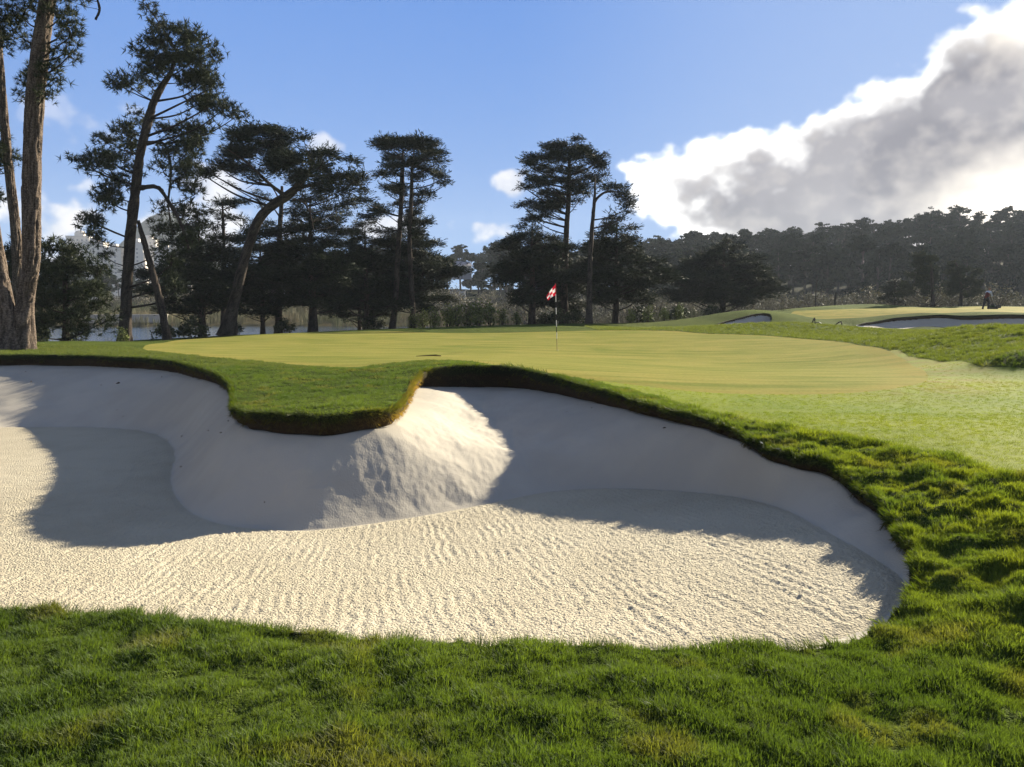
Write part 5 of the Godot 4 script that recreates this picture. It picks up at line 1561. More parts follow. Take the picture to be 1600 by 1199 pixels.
func background() -> void:
	# wooded hill: every tree its own object, made from a few kinds
	var kinds := []
	for k in 9:
		var t := hill_tree([0, 1, 2][k % 3], 500 + k)
		kinds.append(t)
	var names := ["eucalyptus", "pine", "cypress"]
	var used := []
	used.resize(9)
	used.fill(false)
	var rows := [[172.0, 0.1, 0.74], [180.0, -0.85, -0.25], [188.0, -0.85, 0.8], [200.0, -0.85, -0.1], [206.0, 0.02, 0.85], [222.0, -0.85, 0.9], [240.0, -0.05, 0.9], [258.0, -0.85, 0.9], [276.0, -0.02, 0.9], [292.0, -0.9, 0.92]]
	for row in rows:
		var d: float = row[0]
		var u: float = row[1]
		var back: bool = d > 255.0
		while u < row[2]:
			var dd := d + rng.randf_range(-7, 7)
			var x := u * dd
			var left := u < -0.02
			var q := rng.randi() % 9
			var at := Vector3(x, ground_y(x, dd) - 0.2, -dd)
			var size := rng.randf_range(0.72, 1.0) * (0.58 if u < -0.3 else 0.85 if left else 1.0)
			if u > -0.07 and u < -0.048 and dd < 228.0:
				u += 4.0 / d
				continue
			var place := "on the wooded hill's skyline" if back else "on the wooded hillside"
			place += " behind the trees right of the flagstick" if u < 0.16 else " behind the lone spreading cypress" if u < 0.3 else " above the far green's left half" if u < 0.46 else " behind the two small pines" if u < 0.57 else " above the man mowing"
			if left:
				place = "in the far wood " + ("behind the forked pine" if u < -0.5 else "under the far towers" if u < -0.36 else "behind the windswept cypress" if u < -0.2 else "left of the flagstick")
			var label := "%s dark %s %s" % ["tall" if size > (0.5 if u < -0.3 else 0.86) else "short", names[q % 3], place]
			var group := "%s trees %s" % [names[q % 3], place]
			var turn := rng.randf() * TAU
			if not used[q]:
				used[q] = true
				var t: Node3D = kinds[q]
				t.position = at
				t.rotation.y = turn
				t.scale = Vector3.ONE * size
				tag(t, label, "tree", group)
			else:
				dup(kinds[q], at, turn, label, size, group)
			u += rng.randf_range(4.4, 7.2) * (1.0 if not left else 1.5 if u < -0.2 else 0.95) / d
	# grey brown willows and brush on the low ground
	var willows := []
	for k in 4:
		willows.append(bush("willow_bush", 700 + k, 2.6, 3.4, Color(0.175, 0.155, 0.105), 0.16, 90, true))
	var n := 0
	for row in [[104.0, 0.10, 0.62, 4.0], [116.0, 0.02, 0.66, 4.0], [132.0, -0.1, 0.7, 5.0], [150.0, -0.75, 0.7, 6.0], [164.0, -0.8, -0.02, 7.0]]:
		var u: float = row[1]
		while u < row[2]:
			var d: float = row[0] + rng.randf_range(-5, 5)
			var x := u * d
			var size := rng.randf_range(0.7, 1.25)
			var place := "beyond the water behind the left trees" if u < -0.3 else "beyond the water behind the middle cypresses" if u < -0.1 else "just left of the flagstick" if u < 0.05 else "right of the flagstick" if u < 0.17 else "behind the lone spreading cypress" if u < 0.3 else "by the two poles" if u < 0.42 else "left of the two small pines" if u < 0.5 else "beside the man mowing"
			var label := "%s grey brown willow bush on the low ground %s" % ["tall" if size > 1.0 else "low", place]
			var group := "willow bushes " + place
			var at := Vector3(x, ground_y(x, d) - 0.1, -d)
			if n < 4:
				willows[n].position = at
				willows[n].scale = Vector3.ONE * size
				tag(willows[n], label, "bush", group)
			else:
				dup(willows[n % 4], at, rng.randf() * TAU, label, size, group)
			n += 1
			u += row[3] * rng.randf_range(0.7, 1.3) / d
	# young yellow green shrubs in a row behind the green
	var young := []
	for k in 3:
		young.append(bush("young_shrub", 760 + k, 0.34, 1.45, Color(0.14, 0.165, 0.045), 0.085, 46, false))
	n = 0
	for s in [[-6.2, 51.5, 0.75], [-5.6, 51.8, 0.85], [-4.9, 51.2, 0.95], [-4.0, 51.6, 1.05], [-3.45, 51.4, 1.0], [-2.75, 51.8, 1.1], [-2.1, 51.5, 1.2], [-1.4, 51.6, 1.1], [-0.6, 52.2, 0.8], [0.3, 52.8, 0.7], [7.6, 52.4, 0.65], [8.8, 53.0, 0.8], [9.9, 53.4, 0.7], [11.0, 54.0, 0.75], [-20.6, 33.4, 0.7], [-19.4, 33.6, 0.9], [-18.7, 34.5, 0.75], [-17.6, 37.0, 0.6]]:
		var row := "right of the slender hook topped tree" if s[0] > 5.0 else "in the row behind the green, left of the flagstick" if s[0] > -10.0 else "below the left trees, by the water side"
		var label := "yellow green young shrub " + row
		var at := on(s[0], s[1])
		if n < 3:
			young[n].position = at
			young[n].scale = Vector3.ONE * s[2]
			tag(young[n], label, "shrub", "young shrubs " + row)
		else:
			dup(young[n % 3], at, rng.randf() * TAU, label, s[2], "young shrubs " + row)
		n += 1
	# low dark bushes among the trunks
	var dark := []
	for k in 2:
		dark.append(bush("dark_bush", 790 + k, 0.7, 1.0, Color(0.05, 0.06, 0.025), 0.1, 60, false))
	n = 0
	for s in [[3.1, 53.5, 0.9], [4.1, 54, 0.8], [2.2, 56, 0.9], [11.8, 58, 1.1], [-13.0, 47, 0.8], [-15.6, 46, 0.7], [-9.0, 53, 1.0], [-17.0, 40, 0.8], [-15.9, 41, 1.0], [-22.5, 36, 0.9], [9.0, 58, 1.2], [17.0, 70, 1.2]]:
		var row := "between the trunks right of the flagstick" if s[0] > 1.0 else "between the trunks left of the flagstick"
		var at := on(s[0], s[1])
		if n < 2:
			dark[n].position = at
			tag(dark[n], "low dark bush " + row, "bush", "low bushes " + row)
		else:
			dup(dark[n % 2], at, rng.randf() * TAU, "low dark bush " + row, s[2], "low bushes " + row)
		n += 1
	# reeds round the water and dry brush behind it
	var reed := tuft_mesh(22, 1.7, 0.55, 0.25, 0.022, 801)
	var where := []
	var tint := []
	for k in 5200:
		var x := rng.randf_range(-92.0, 26.0)
		var d := rng.randf_range(66.0, 152.0)
		var y := ground_y(x, d)
		if y < EYE - 3.95 or absf(x) > 0.72 * d or (d < 97.0 and x > -52.0 and rng.randf() < 0.95):
			continue
		var s := rng.randf_range(0.6, 1.1) * (0.75 if d < 90.0 else 1.0)
		where.append(Transform3D(Basis(Vector3.UP, rng.randf() * TAU).scaled(Vector3.ONE * s), Vector3(x, y, -d)))
		var v := rng.randf_range(0.7, 1.2)
		var c := Color(0.19, 0.155, 0.085).lerp(Color(0.12, 0.125, 0.055), clampf(0.5 + 2.0 * wob.get_noise_2d(x * 0.8, d * 0.8), 0.0, 1.0))
		tint.append(Color(c.r * v, c.g * v, c.b * v))
	var rd := scatter("reeds", reed, M.leaf, where, tint, self)
	tag(rd, "dry tan reeds and brush round the water behind the left trees", "reeds")

func town() -> void:
	# pale tower blocks far beyond the water
	var tw := [[118, 150, 369, "cream tower block with a rounded roof house, leftmost of the far towers", 1], [141, 172, 377, "grey sided tower block between the leftmost tower and the leaning tree", 0], [173, 198, 386, "low wide grey tower block just left of the leaning tree trunk", 0], [207, 232, 378, "large grey tower block seen between leaning tree and slender stick tree", 0], [229, 252, 373, "sunlit cream tower block just right of the slender stick tree", 2], [250, 276, 386, "pale low tower block behind the leaning tree's right boughs", 0], [283, 304, 376, "white far block, rightmost of the far towers", 0]]
	for t in tw:
		var d := 620.0 + 30.0 * float(t[4])
		var x0: float = (t[0] - 800.0) / 1280.0 * d
		var x1: float = (t[1] - 800.0) / 1280.0 * d
		var top: float = EYE + (470.0 - t[2]) / 1280.0 * d
		var wide: float = x1 - x0
		var o := thing("tower_block", t[3], "building", Vector3((x0 + x1) / 2.0, -6.0, -d), 0.25)
		var h := top + 6.0
		var wall := MB.new()
		var c := Color(0.60, 0.56, 0.50)
		wall.box(Vector3(-wide / 2, 0, -9), Vector3(wide / 2, h - 2.5, 9), c)
		part("wall", wall.done(), M.cloth, o)
		var roof := MB.new()
		roof.box(Vector3(-wide / 2 - 0.3, h - 2.49, -9.3), Vector3(wide / 2 + 0.3, h - 1.7, 9.3), c * 0.9)
		roof.box(Vector3(-wide / 5, h - 1.69, -4), Vector3(wide / 5, h + 1.2, 4), c)
		if t[4] == 1:
			var ring := []
			roof.tube([Vector3(0, h + 1.2, 0), Vector3(0, h + 2.6, 0), Vector3(0, h + 3.1, 0)], [3.6, 3.2, 1.2], 14, c)
		part("roof", roof.done(), M.cloth, o)
		var pane := MB.new()
		var storeys := int((h - 3.0) / 2.9)
		for f in storeys:
			for k in int(wide / 3.2):
				var x := -wide / 2 + 1.6 + k * 3.2
				pane.box(Vector3(x - 0.6, 1.2 + f * 2.9, 9.003), Vector3(x + 0.6, 2.5 + f * 2.9, 9.06), Color(0.24, 0.24, 0.24))
			for k in 5:
				var z := -7.0 + k * 3.4
				pane.box(Vector3(wide / 2 + 0.003, 1.2 + f * 2.9, z - 0.6), Vector3(wide / 2 + 0.06, 2.5 + f * 2.9, z + 0.6), Color(0.3, 0.28, 0.26))
		var ps := part("window", pane.done(), M.paint, o)
		ps.set_meta("kind", "stuff")
	# a pale gabled house in the wood
	var at := Vector3((722.0 - 800.0) / 1280.0 * 232.0, 0, -232.0)
	at.y = EYE + (470.0 - 424.0) / 1280.0 * 232.0
	var hs := thing("house", "pale gabled house half hidden in the far wood left of the flagstick", "house", at, 0.5)
	hs.scale = Vector3.ONE * 0.62
	var m := MB.new()
	m.box(Vector3(-3.6, -4.0, -2.6), Vector3(3.6, 2.1, 2.6), Color(0.42, 0.42, 0.44))
	for s in [-1.0, 1.0]:
		m.face(Vector3(3.6 * s, 2.1, -2.6 * s), Vector3(3.6 * s, 3.9, 0), Vector3(3.6 * s, 2.1, 2.6 * s), Color(0.42, 0.42, 0.44))
	part("wall", m.done(), M.cloth, hs)
	m = MB.new()
	for s in [-1.0, 1.0]:
		m.box(Vector3(-4.0, 0, -0.06), Vector3(4.0, 0.14, 3.5), Color(0.35, 0.33, 0.33), Transform3D(Basis(Vector3.RIGHT, 0.61) if s > 0.0 else Basis(Vector3.UP, PI) * Basis(Vector3.RIGHT, 0.61), Vector3(0, 3.92, 0)))
	part("roof", m.done(), M.cloth, hs)
	for x in [-2.0, 0.4, 2.4]:
		m = MB.new()
		m.box(Vector3(x - 0.5, 0.2, 2.603), Vector3(x + 0.5, 1.5, 2.66), Color(0.06, 0.07, 0.08))
		part("window", m.done(), M.paint, hs)
	# long low pale shed at its foot
	at = Vector3((716.0 - 800.0) / 1280.0 * 178.0, EYE + (470.0 - 463.5) / 1280.0 * 178.0, -178.0)
	hs = thing("shed", "long low pale shed on the far bank left of the flagstick", "shed", at)
	m = MB.new()
	m.box(Vector3(-1.6, -3.0, -1.2), Vector3(1.6, 1.1, 1.2), Color(0.36, 0.37, 0.38))
	part("wall", m.done(), M.cloth, hs)
	m = MB.new()
	m.box(Vector3(-1.75, 1.101, -1.35), Vector3(1.75, 1.25, 1.35), Color(0.25, 0.26, 0.27))
	part("roof", m.done(), M.cloth, hs)
	# pale wall along the far bank
	at = Vector3((205.0 - 800.0) / 1280.0 * 122.0, EYE - (500.0 - 470.0) / 1280.0 * 122.0, -122.0)
	hs = thing("low_wall", "long low pale wall beyond the reeds behind the leaning tree", "wall", at)
	m = MB.new()
	m.box(Vector3(-8.0, -1.0, -0.2), Vector3(5.5, 0.7, 0.2), Color(0.50, 0.46, 0.40))
	part("wall", m.done(), M.cloth, hs)
	m = MB.new()
	m.box(Vector3(-8.1, 0.701, -0.27), Vector3(5.6, 0.78, 0.27), Color(0.55, 0.51, 0.45))
	part("coping", m.done(), M.cloth, hs)

func small_things() -> void:
	# flagstick on the green
	var fx := 1.45
	var fd := 26.3
	var at := on(fx, fd)
	var o := thing("flagstick", "banded flagstick with a red and white chequered flag standing on the green", "flagstick", at)
	o.rotation.z = 0.03
	var bands := [[0.0, 0.37, Color(0.42, 0.33, 0.16), 0.011], [0.37, 0.57, Color(0.75, 0.74, 0.70), 0.011], [0.57, 0.76, Color(0.02, 0.02, 0.025), 0.011], [0.76, 0.96, Color(0.75, 0.74, 0.70), 0.011], [0.96, 1.15, Color(0.02, 0.02, 0.025), 0.011], [1.15, 1.36, Color(0.75, 0.74, 0.70), 0.011], [1.36, 1.55, Color(0.02, 0.02, 0.025), 0.011], [1.55, 1.79, Color(0.75, 0.74, 0.70), 0.011], [1.79, 2.1, Color(0.55, 0.02, 0.035), 0.012]]
	for b in bands:
		var m := MB.new()
		m.tube([Vector3(0, b[0], 0), Vector3(0, b[1] - 0.001, 0)], [b[3], b[3]], 10, b[2])
		part("band", m.done(), M.paint, o)
	var m := MB.new()
	m.tube([Vector3(0, 2.1, 0), Vector3(0, 2.125, 0)], [0.016, 0.010], 10, Color(0.5, 0.03, 0.04))
	part("cap", m.done(), M.paint, o)
	# the flag hangs in folds, its free end down to the left
	m = MB.new()
	var nu := 30
	var nv := 24
	for j in nv + 1:
		for i in nu + 1:
			var u := float(i) / nu
			var v := float(j) / nv
			var x := -0.012 - 0.29 * u * (1.0 - 0.18 * v)
			var y := 2.09 - 0.34 * v * (1.0 - 0.62 * u) - 0.36 * u * (0.8 + 0.2 * u)
			var z := 0.045 * sin(u * 7.5 + v * 2.2) * u + 0.03 * sin(v * 5.0 + u * 3.0) * u
			m.add(Vector3(x, y, z), Vector3.BACK, Color.WHITE)
	var f := MB.new()
	for j in nv:
		for i in nu:
			var red := (int(i / 10) + int(j / 8)) % 2 == 0
			var c := Color(0.58, 0.02, 0.05) if red else Color(0.80, 0.78, 0.77)
			var r := []
			for k in [[i, j], [i, j + 1], [i + 1, j + 1], [i + 1, j]]:
				r.append(f.add(m.V[k[1] * (nu + 1) + k[0]], Vector3.BACK, c))
			f.quad(r[0], r[1], r[2], r[3])
	f.smooth()
	var flagm: StandardMaterial3D = M.cloth.duplicate()
	flagm.backlight_enabled = true
	flagm.backlight = Color(0.7, 0.7, 0.7)
	part("flag", f.done(), flagm, o)
	m = MB.new()
	for k in 24:
		var a := TAU * k / 24
		m.add(Vector3(cos(a) * 0.054, 0.004, sin(a) * 0.054), Vector3.UP, Color(0.7, 0.69, 0.66))
		m.add(Vector3(cos(a) * 0.064, 0.004, sin(a) * 0.064), Vector3.UP, Color(0.7, 0.69, 0.66))
	for k in 24:
		var b := (k + 1) % 24
		m.quad(k * 2, k * 2 + 1, b * 2 + 1, b * 2)
	part("cup_rim", m.done(), M.paint, o)

	# a dry twig on the near side of the green
	at = on(-2.05, 20.2)
	m = MB.new()
	m.tube([Vector3(-0.32, 0.012, 0.02), Vector3(-0.1, 0.024, -0.01), Vector3(0.08, 0.03, 0.0), Vector3(0.3, 0.02, 0.03)], [0.006, 0.012, 0.017, 0.012], 7, Color(0.09, 0.06, 0.03))
	m.tube([Vector3(0.05, 0.03, 0.0), Vector3(0.2, 0.05, -0.05)], [0.008, 0.004], 6, Color(0.09, 0.06, 0.03))
	var twig := part("fallen_twig", m.done(), M.cloth, self)
	twig.position = at
	tag(twig, "short brown twig lying on the green near its front edge", "twig")

	# rakes left on the bank beside the long far bunker
	for k in 2:
		at = on([15.5, 17.35][k], [42.2, 43.6][k]) + Vector3(0, 0.05, 0)
		o = thing("bunker_rake", ["small dark rake end standing in the grass left of the other rake", "dark headed rake with pale handle lying by the long far bunker's left tip"][k], "rake", at, [0.5, -0.35][k], "rakes by the far bunker")
		o.scale = Vector3.ONE * 1.05
		m = MB.new()
		var w0: float = [0.16, 0.3][k]
		m.tube([Vector3(-w0, 0.05, 0), Vector3(0, 0.30, 0.02), Vector3(w0 * 0.4, 0.34, 0)], [0.022, 0.03, 0.03], 7, Color(0.02, 0.018, 0.016))
		m.tube([Vector3(w0 * 0.4, 0.34, 0), Vector3(w0 * 0.6, 0.06, 0.02)], [0.028, 0.02], 7, Color(0.02, 0.018, 0.016))
		part("head", m.done(), M.paint, o)
		for j in 7:
			m = MB.new()
			var t := j / 6.0
			m.tube([Vector3(lerpf(-w0, w0 * 0.4, t), lerpf(0.05, 0.34, t), 0), Vector3(lerpf(-w0, w0 * 0.4, t) + 0.05, lerpf(0.05, 0.34, t) - 0.08, 0.05)], [0.008, 0.005], 5, Color(0.02, 0.018, 0.016))
			part("tine", m.done(), M.paint, o)
		m = MB.new()
		var l: float = [0.35, 0.95][k]
		m.tube([Vector3(w0 * 0.5, 0.1, 0.02), Vector3(w0 * 0.5 + l * 0.6, 0.14, 0.05), Vector3(w0 * 0.5 + l, 0.07, 0.05)], [0.022, 0.022, 0.024], 8, Color(0.05, 0.05, 0.05))
		part("shaft", m.done(), M.paint, o)
		m = MB.new()
		m.tube([Vector3(w0 * 0.5 + l * 0.7, 0.135, 0.055), Vector3(w0 * 0.5 + l * 1.12, 0.06, 0.05)], [0.026, 0.034], 8, Color(0.72, 0.70, 0.64))
		part("grip", m.done(), M.paint, o)

	# poles at the edge of the low brush
	for p in [[1272.0, 484.0, 432.0, 96.0, 0.07, "tall thin weathered pole left of the shorter post, before the wooded hill"], [1302.0, 483.0, 457.0, 94.0, 0.12, "short thick dark post right of the tall thin pole, before the wooded hill"]]:
		var x: float = (p[0] - 800.0) / 1280.0 * p[3]
		at = on(x, p[3])
		var top: float = EYE + (470.0 - p[2]) / 1280.0 * p[3] - at.y
		m = MB.new()
		m.tube([Vector3(0, -0.3, 0), Vector3(0.02, top * 0.5, 0), Vector3(0.09, top, 0)], [p[4] * 1.2, p[4], p[4] * 0.7], 9, Color(0.11, 0.095, 0.08))
		var po := part("pole", m.done(), M.bark, self)
		po.position = at
		tag(po, p[5], "pole")

	# the stump by the left shrubs
	at = on(-17.6, 33.2)
	m = MB.new()
	m.tube([Vector3(0, -0.1, 0), Vector3(0, 0.12, 0), Vector3(0, 0.26, 0), Vector3(0, 0.32, 0)], [0.28, 0.24, 0.15, 0.05], 12, Color(0.12, 0.06, 0.035))
	var st := part("tree_stump", m.done(), M.bark, self)
	st.position = at
	tag(st, "low reddish brown stump in the grass left of the leaning tree", "stump")

	groundskeeper()

func groundskeeper() -> void:
	var at := on(39.3, 68.0)
	# the mower points to the right and a little away
	var o := thing("walking_mower", "dark walk behind green mower pushed across the far green", "mower", at + Vector3(0.80, 0, -0.49), 0.5)
	var m := MB.new()
	m.tube([Vector3(-0.02, 0.12, -0.28), Vector3(-0.02, 0.12, 0.28)], [0.12, 0.12], 18, Color(0.05, 0.05, 0.05))
	part("drum", m.done(), M.paint, o)
	for s in [-1.0, 1.0]:
		m = MB.new()
		m.tube([Vector3(-0.02, 0.14, 0.30 * s), Vector3(-0.02, 0.14, 0.36 * s)], [0.14, 0.14], 18, Color(0.02, 0.02, 0.02))
		part("wheel", m.done(), M.paint, o)
	m = MB.new()
	m.box(Vector3(-0.22, 0.2, -0.2), Vector3(0.16, 0.30, 0.2), Color(0.02, 0.06, 0.025))
	m.box(Vector3(-0.16, 0.301, -0.13), Vector3(0.10, 0.48, 0.13), Color(0.06, 0.06, 0.06))
	part("engine", m.done(), M.paint, o)
	m = MB.new()
	m.box(Vector3(0.20, 0.08, -0.27), Vector3(0.60, 0.12, 0.27), Color(0.03, 0.03, 0.03))
	m.box(Vector3(0.56, 0.121, -0.27), Vector3(0.62, 0.34, 0.27), Color(0.03, 0.03, 0.03))
	for s in [-1.0, 1.0]:
		m.box(Vector3(0.18, 0.121, 0.255 * s - 0.012), Vector3(0.557, 0.30, 0.255 * s + 0.012), Color(0.03, 0.03, 0.03))
	part("grass_catcher", m.done(), M.paint, o)
	m = MB.new()
	for s in [-1.0, 1.0]:
		m.tube([Vector3(-0.1, 0.24, 0.2 * s), Vector3(-0.42, 0.72, 0.2 * s), Vector3(-0.62, 0.98, 0.2 * s)], [0.018, 0.018, 0.018], 8, Color(0.30, 0.30, 0.29))
	m.tube([Vector3(-0.62, 0.98, -0.26), Vector3(-0.62, 0.98, 0.26)], [0.016, 0.016], 8, Color(0.05, 0.05, 0.05))
	part("handlebar", m.done(), M.paint, o)
	# the man, bent over the handlebar, walking to the right
	var p := thing("person", "person in pale blue and dark red jacket and cap, bent over pushing the mower", "person", at + Vector3(-0.1, 0, 0), 0.5)
	var skin_c := Color(0.30, 0.17, 0.11)
	var red := Color(0.11, 0.03, 0.026)
	var pale := Color(0.42, 0.47, 0.55)
	var dark := Color(0.025, 0.025, 0.032)
	var b := []
	var hip := Vector3(0, 0.92, 0)
	var chest := Vector3(0.17, 1.28, 0)
	var neck := Vector3(0.27, 1.47, 0)
	for s in [-1.0, 1.0]:
		var h := hip + Vector3(0, -0.02, 0.1 * s)
		var knee := Vector3(0.16 if s > 0.0 else -0.05, 0.5, 0.11 * s)
		var ankle := Vector3(0.10 if s > 0.0 else -0.28, 0.09, 0.11 * s)
		b.append([h, knee, 0.125, 0.09, dark])
		b.append([knee, ankle, 0.088, 0.066, dark])
		b.append([ankle + Vector3(-0.03, -0.04, 0), ankle + Vector3(0.17, -0.05, 0.02 * s), 0.045, 0.036, Color(0.03, 0.025, 0.02)])
		var sh := neck + Vector3(-0.03, -0.08, 0.19 * s)
		var elbow := Vector3(0.30, 1.12, 0.25 * s)
		var wrist := Vector3(0.405, 1.0, 0.19 * s)
		b.append([sh, elbow, 0.062, 0.05, pale])
		b.append([elbow, wrist, 0.048, 0.036, pale])
		b.append([chest + Vector3(0.03, 0.06, 0.1 * s), sh, 0.1, 0.07, pale])
	b.append([hip + Vector3(0, 0, -0.07), hip + Vector3(0, 0, 0.07), 0.115, 0.115, dark])
	b.append([hip + Vector3(0.02, 0.08, 0), chest, 0.165, 0.18, red])
	b.append([chest + Vector3(0.02, 0.08, -0.06), chest + Vector3(0.02, 0.08, 0.06), 0.15, 0.15, pale])
	b.append([neck + Vector3(-0.02, -0.05, 0), neck + Vector3(0.05, 0.08, 0), 0.055, 0.05, skin_c])
	m = MB.new()
	skin(m, b, 0.024, 0.05)
	# head: skull, jaw, nose, ears
	var head := neck + Vector3(0.09, 0.17, 0)
	skin(m, [[head + Vector3(-0.02, 0.02, 0), head + Vector3(0.02, 0.03, 0), 0.088, 0.085, skin_c], [head + Vector3(0.02, -0.03, 0), head + Vector3(0.05, -0.075, 0), 0.06, 0.04, skin_c], [head + Vector3(0.09, 0.01, 0), head + Vector3(0.115, -0.02, 0), 0.012, 0.016, skin_c], [head + Vector3(-0.01, -0.01, 0.085), head + Vector3(-0.015, 0.02, 0.09), 0.014, 0.016, skin_c], [head + Vector3(-0.01, -0.01, -0.085), head + Vector3(-0.015, 0.02, -0.09), 0.014, 0.016, skin_c], [head + Vector3(0.075, -0.055, -0.02), head + Vector3(0.075, -0.055, 0.02), 0.014, 0.014, Color(0.25, 0.10, 0.08)], [head + Vector3(0.085, 0.015, -0.03), head + Vector3(0.085, 0.015, -0.025), 0.011, 0.011, Color(0.03, 0.02, 0.02)], [head + Vector3(0.085, 0.015, 0.03), head + Vector3(0.085, 0.015, 0.025), 0.011, 0.011, Color(0.03, 0.02, 0.02)]], 0.008, 0.02)
	# hands closed round the bar
	for s in [-1.0, 1.0]:
		var wr := Vector3(0.405, 1.0, 0.19 * s)
		var palm := wr + Vector3(0.035, -0.01, 0)
		var hand := [[wr, palm, 0.03, 0.034, skin_c]]
		for k in 4:
			var z := (k - 1.5) * 0.021
			var a0 := palm + Vector3(0.03, 0.005, z)
			hand.append([a0, a0 + Vector3(0.03, -0.012, 0), 0.010, 0.0095, skin_c])
			hand.append([a0 + Vector3(0.03, -0.012, 0), a0 + Vector3(0.032, -0.04 + 0.003 * absf(k - 1.0), 0), 0.0095, 0.009, skin_c])
			hand.append([a0 + Vector3(0.032, -0.04, 0), a0 + Vector3(0.012, -0.052, 0), 0.009, 0.008, skin_c])
		hand.append([palm + Vector3(0.0, -0.01, -0.03 * s), palm + Vector3(0.035, -0.035, -0.042 * s), 0.012, 0.010, skin_c])
		skin(m, hand, 0.0055, 0.006)
	m.smooth()
	part("body", m.done(), M.cloth, p)
	var cap := MB.new()
	for j in 7:
		var t := j / 6.0 * PI * 0.5
		for k in 20:
			var a := TAU * k / 20
			var v := Vector3(cos(a) * cos(t) * 0.1, 0.035 + sin(t) * 0.085, sin(a) * cos(t) * 0.098)
			cap.add(head + v, v.normalized(), Color(0.04, 0.03, 0.035) if j < 4 else Color(0.30, 0.07, 0.06))
	for j in 6:
		for k in 20:
			cap.quad(j * 20 + k, j * 20 + (k + 1) % 20, (j + 1) * 20 + (k + 1) % 20, (j + 1) * 20 + k)
	cap.box(head + Vector3(0.07, 0.028, -0.06), head + Vector3(0.17, 0.04, 0.06), Color(0.04, 0.03, 0.035))
	cap.smooth()
	part("cap", cap.done(), M.cloth, p)

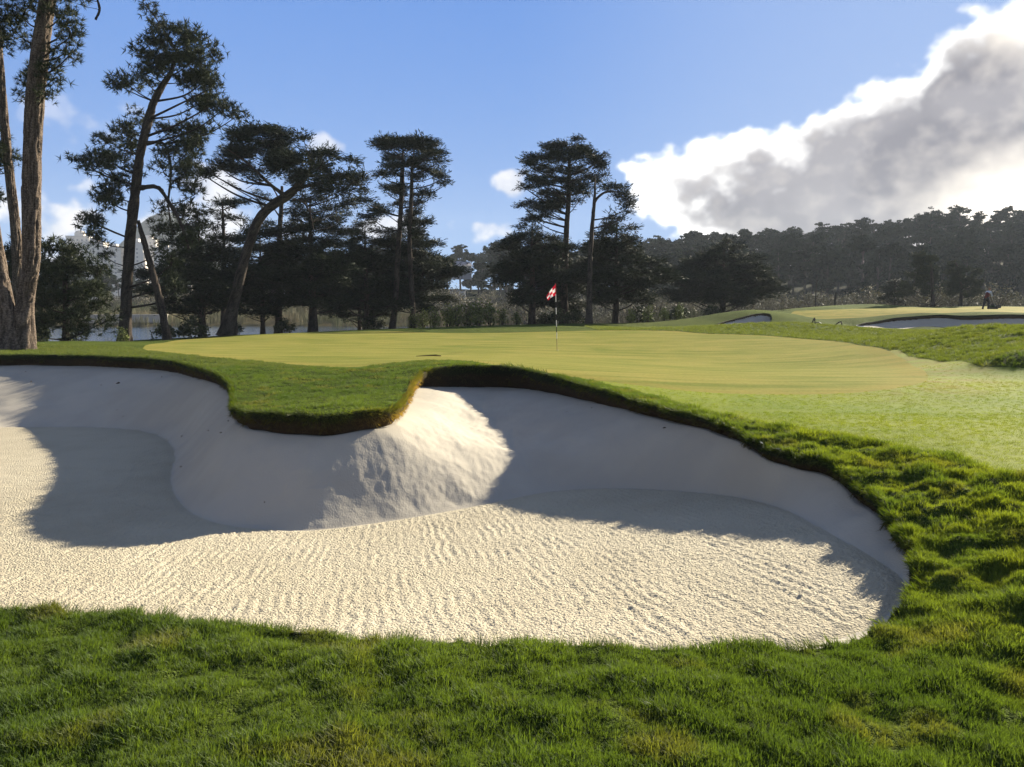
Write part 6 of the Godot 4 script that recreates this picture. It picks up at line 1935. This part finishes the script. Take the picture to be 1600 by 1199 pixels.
func standing_grass() -> void:
	var long_tufts := [tuft_mesh(16, 0.062, 0.034, 0.75, 0.0021, 901), tuft_mesh(16, 0.066, 0.036, 0.85, 0.0021, 902), tuft_mesh(14, 0.056, 0.034, 0.65, 0.0023, 903)]
	grass("rough_grass", long_tufts, [
		[-4.2, 4.2, 1.9, 5.6, 2700.0, 0.62],
		[4.2, 6.6, 1.9, 4.0, 1300.0, 0.7],
		[-6.6, -4.2, 1.9, 3.2, 1300.0, 0.7],
		[-9.0, -4.2, 3.2, 8.5, 900.0, 0.7],
		[1.6, 7.0, 4.0, 9.0, 1300.0, 0.8],
		[7.0, 10.0, 4.0, 9.0, 800.0, 0.8],
		[1.0, 8.0, 9.0, 14.0, 600.0, 0.85],
		[-6.0, 2.6, 9.6, 18.0, 600.0, 0.7],
		[-14.0, -5.0, 14.0, 24.0, 260.0, 0.85],
		[7.0, 20.0, 13.0, 24.0, 170.0, 1.0],
		[4.0, 26.0, 22.0, 46.0, 95.0, 1.15],
	], rough_tint)
	# turf hanging over the cut edges of the near bunker
	var where := []
	var tint := []
	var edge := rounded(rimB, 10)
	for k in edge.size():
		var p: Vector4 = edge[k]
		if absf(p.x) > 0.72 * p.y + 3.0:
			continue
		var b: Vector4 = edge[(k + 1) % edge.size()]
		var along := Vector2(b.x - p.x, b.y - p.y)
		var n := int(along.length() * 95.0) + 1
		var inward := Vector2(-along.y, along.x).normalized() * turn_of(edge)
		for j in n:
			var t := rng.randf()
			var q := Vector2(lerpf(p.x, b.x, t), lerpf(p.y, b.y, t))
			var low := rng.randf() * rng.randf()
			var y := ground_y(q.x, q.y) - low * p.w * 0.85
			q += inward * (0.03 - 0.05 * low + rng.randf_range(-0.03, 0.012))
			var tip := (Vector3(inward.x, 0, -inward.y) * rng.randf_range(0.2, 1.0) + Vector3.UP * lerpf(0.8, -0.7, clampf(low * 1.6 + rng.randf() * 0.4, 0.0, 1.0))).normalized()
			var s := tip.cross(Vector3(along.x, 0, -along.y).normalized() + Vector3(rng.randfn(), rng.randfn(), rng.randfn()) * 0.2).normalized()
			var size := rng.randf_range(0.5, 1.25) * (1.0 + 0.6 * fin.get_noise_2d(q.x * 2.5, q.y * 2.5)) * (0.62 if p.y < 6.5 and p.x < 2.3 else 0.9)
			where.append(Transform3D(Basis(s, tip, s.cross(tip)) * size, Vector3(q.x, y, -q.y)))
			var dry := exp(-Vector2((q.x + 1.55) / 0.35, (q.y - 12.4) / 1.9).length_squared())
			dry = maxf(dry, 0.8 * exp(-Vector2((q.x + 1.7) / 0.4, (q.y - 10.4) / 0.5).length_squared()))
			var c := Color(0.085, 0.125, 0.026).lerp(Color(0.10, 0.08, 0.035), clampf(low * 1.4 + rng.randf_range(-0.2, 0.2), 0.0, 1.0))
			c = c.lerp(Color(0.36, 0.23, 0.085), clampf(dry * (0.4 + low * 2.5), 0.0, 1.0))
			tint.append(c)
	var eg := scatter("edge_grass", long_tufts[1], M.blade, where, tint, self)
	tag(eg, "grass and dry roots hanging over the cut edge of the near bunker", "grass")
	# dark crumbs of soil and bits of root fallen on the sand banks
	var crumb := MB.new()
	crumb.tube([Vector3(-0.022, 0, 0), Vector3(-0.005, 0.007, 0.003), Vector3(0.02, 0.003, -0.004)], [0.003, 0.008, 0.002], 5, Color(0.10, 0.075, 0.05))
	where = []
	tint = []
	for k in 320:
		var x := rng.randf_range(-12.0, 3.0)
		var d := rng.randf_range(5.0, 20.0)
		var p := -fB.of(x, d)
		if p < 0.05 or fQ.of(x, d) < 0.1 or (x > -2.0 and x < 0.6) or rng.randf() > exp(-p * 1.1):
			continue
		var g := rng.randf_range(0.5, 1.3) * (2.2 if rng.randf() < 0.06 else 1.0)
		where.append(Transform3D(Basis(Vector3.UP, rng.randf() * TAU).scaled(Vector3.ONE * g), Vector3(x, sand_b(x, d).x + 0.002, -d)))
		var v := rng.randf_range(0.5, 1.6)
		tint.append(Color(v, v, v))
	var cr := scatter("soil_crumbs", crumb.done(), M.cloth, where, tint, self)
	tag(cr, "dark crumbs of soil and root fallen on the sand below the turf edge", "soil")
	var short_tufts := [tuft_mesh(12, 0.022, 0.045, 0.9, 0.0018, 911, 0.02), tuft_mesh(12, 0.020, 0.045, 0.8, 0.0018, 912, 0.02)]
	grass("mown_grass", short_tufts, [[1.5, 12.0, 5.5, 10.0, 420.0, 0.6], [12.0, 15.0, 7.0, 14.0, 160.0, 0.6], [1.5, 12.0, 8.0, 14.0, 160.0, 0.6], [1.5, 12.0, 9.0, 18.0, 60.0, 0.7]], mown_tint)

func mown_tint(x: float, d: float) -> Color:
	if not (fW.has(x, d) and fW.of(x, d) < 0.0) or fG.of(x, d) < 0.0 or fB.of(x, d) < 0.0:
		return Color(0, 0, 0, 0)
	var c := ground_color(3, x, d, fG.of(x, d))
	c = Color(c.r * 0.95, c.g * 0.97, c.b * 0.9)
	c.a = 1.0
	return c
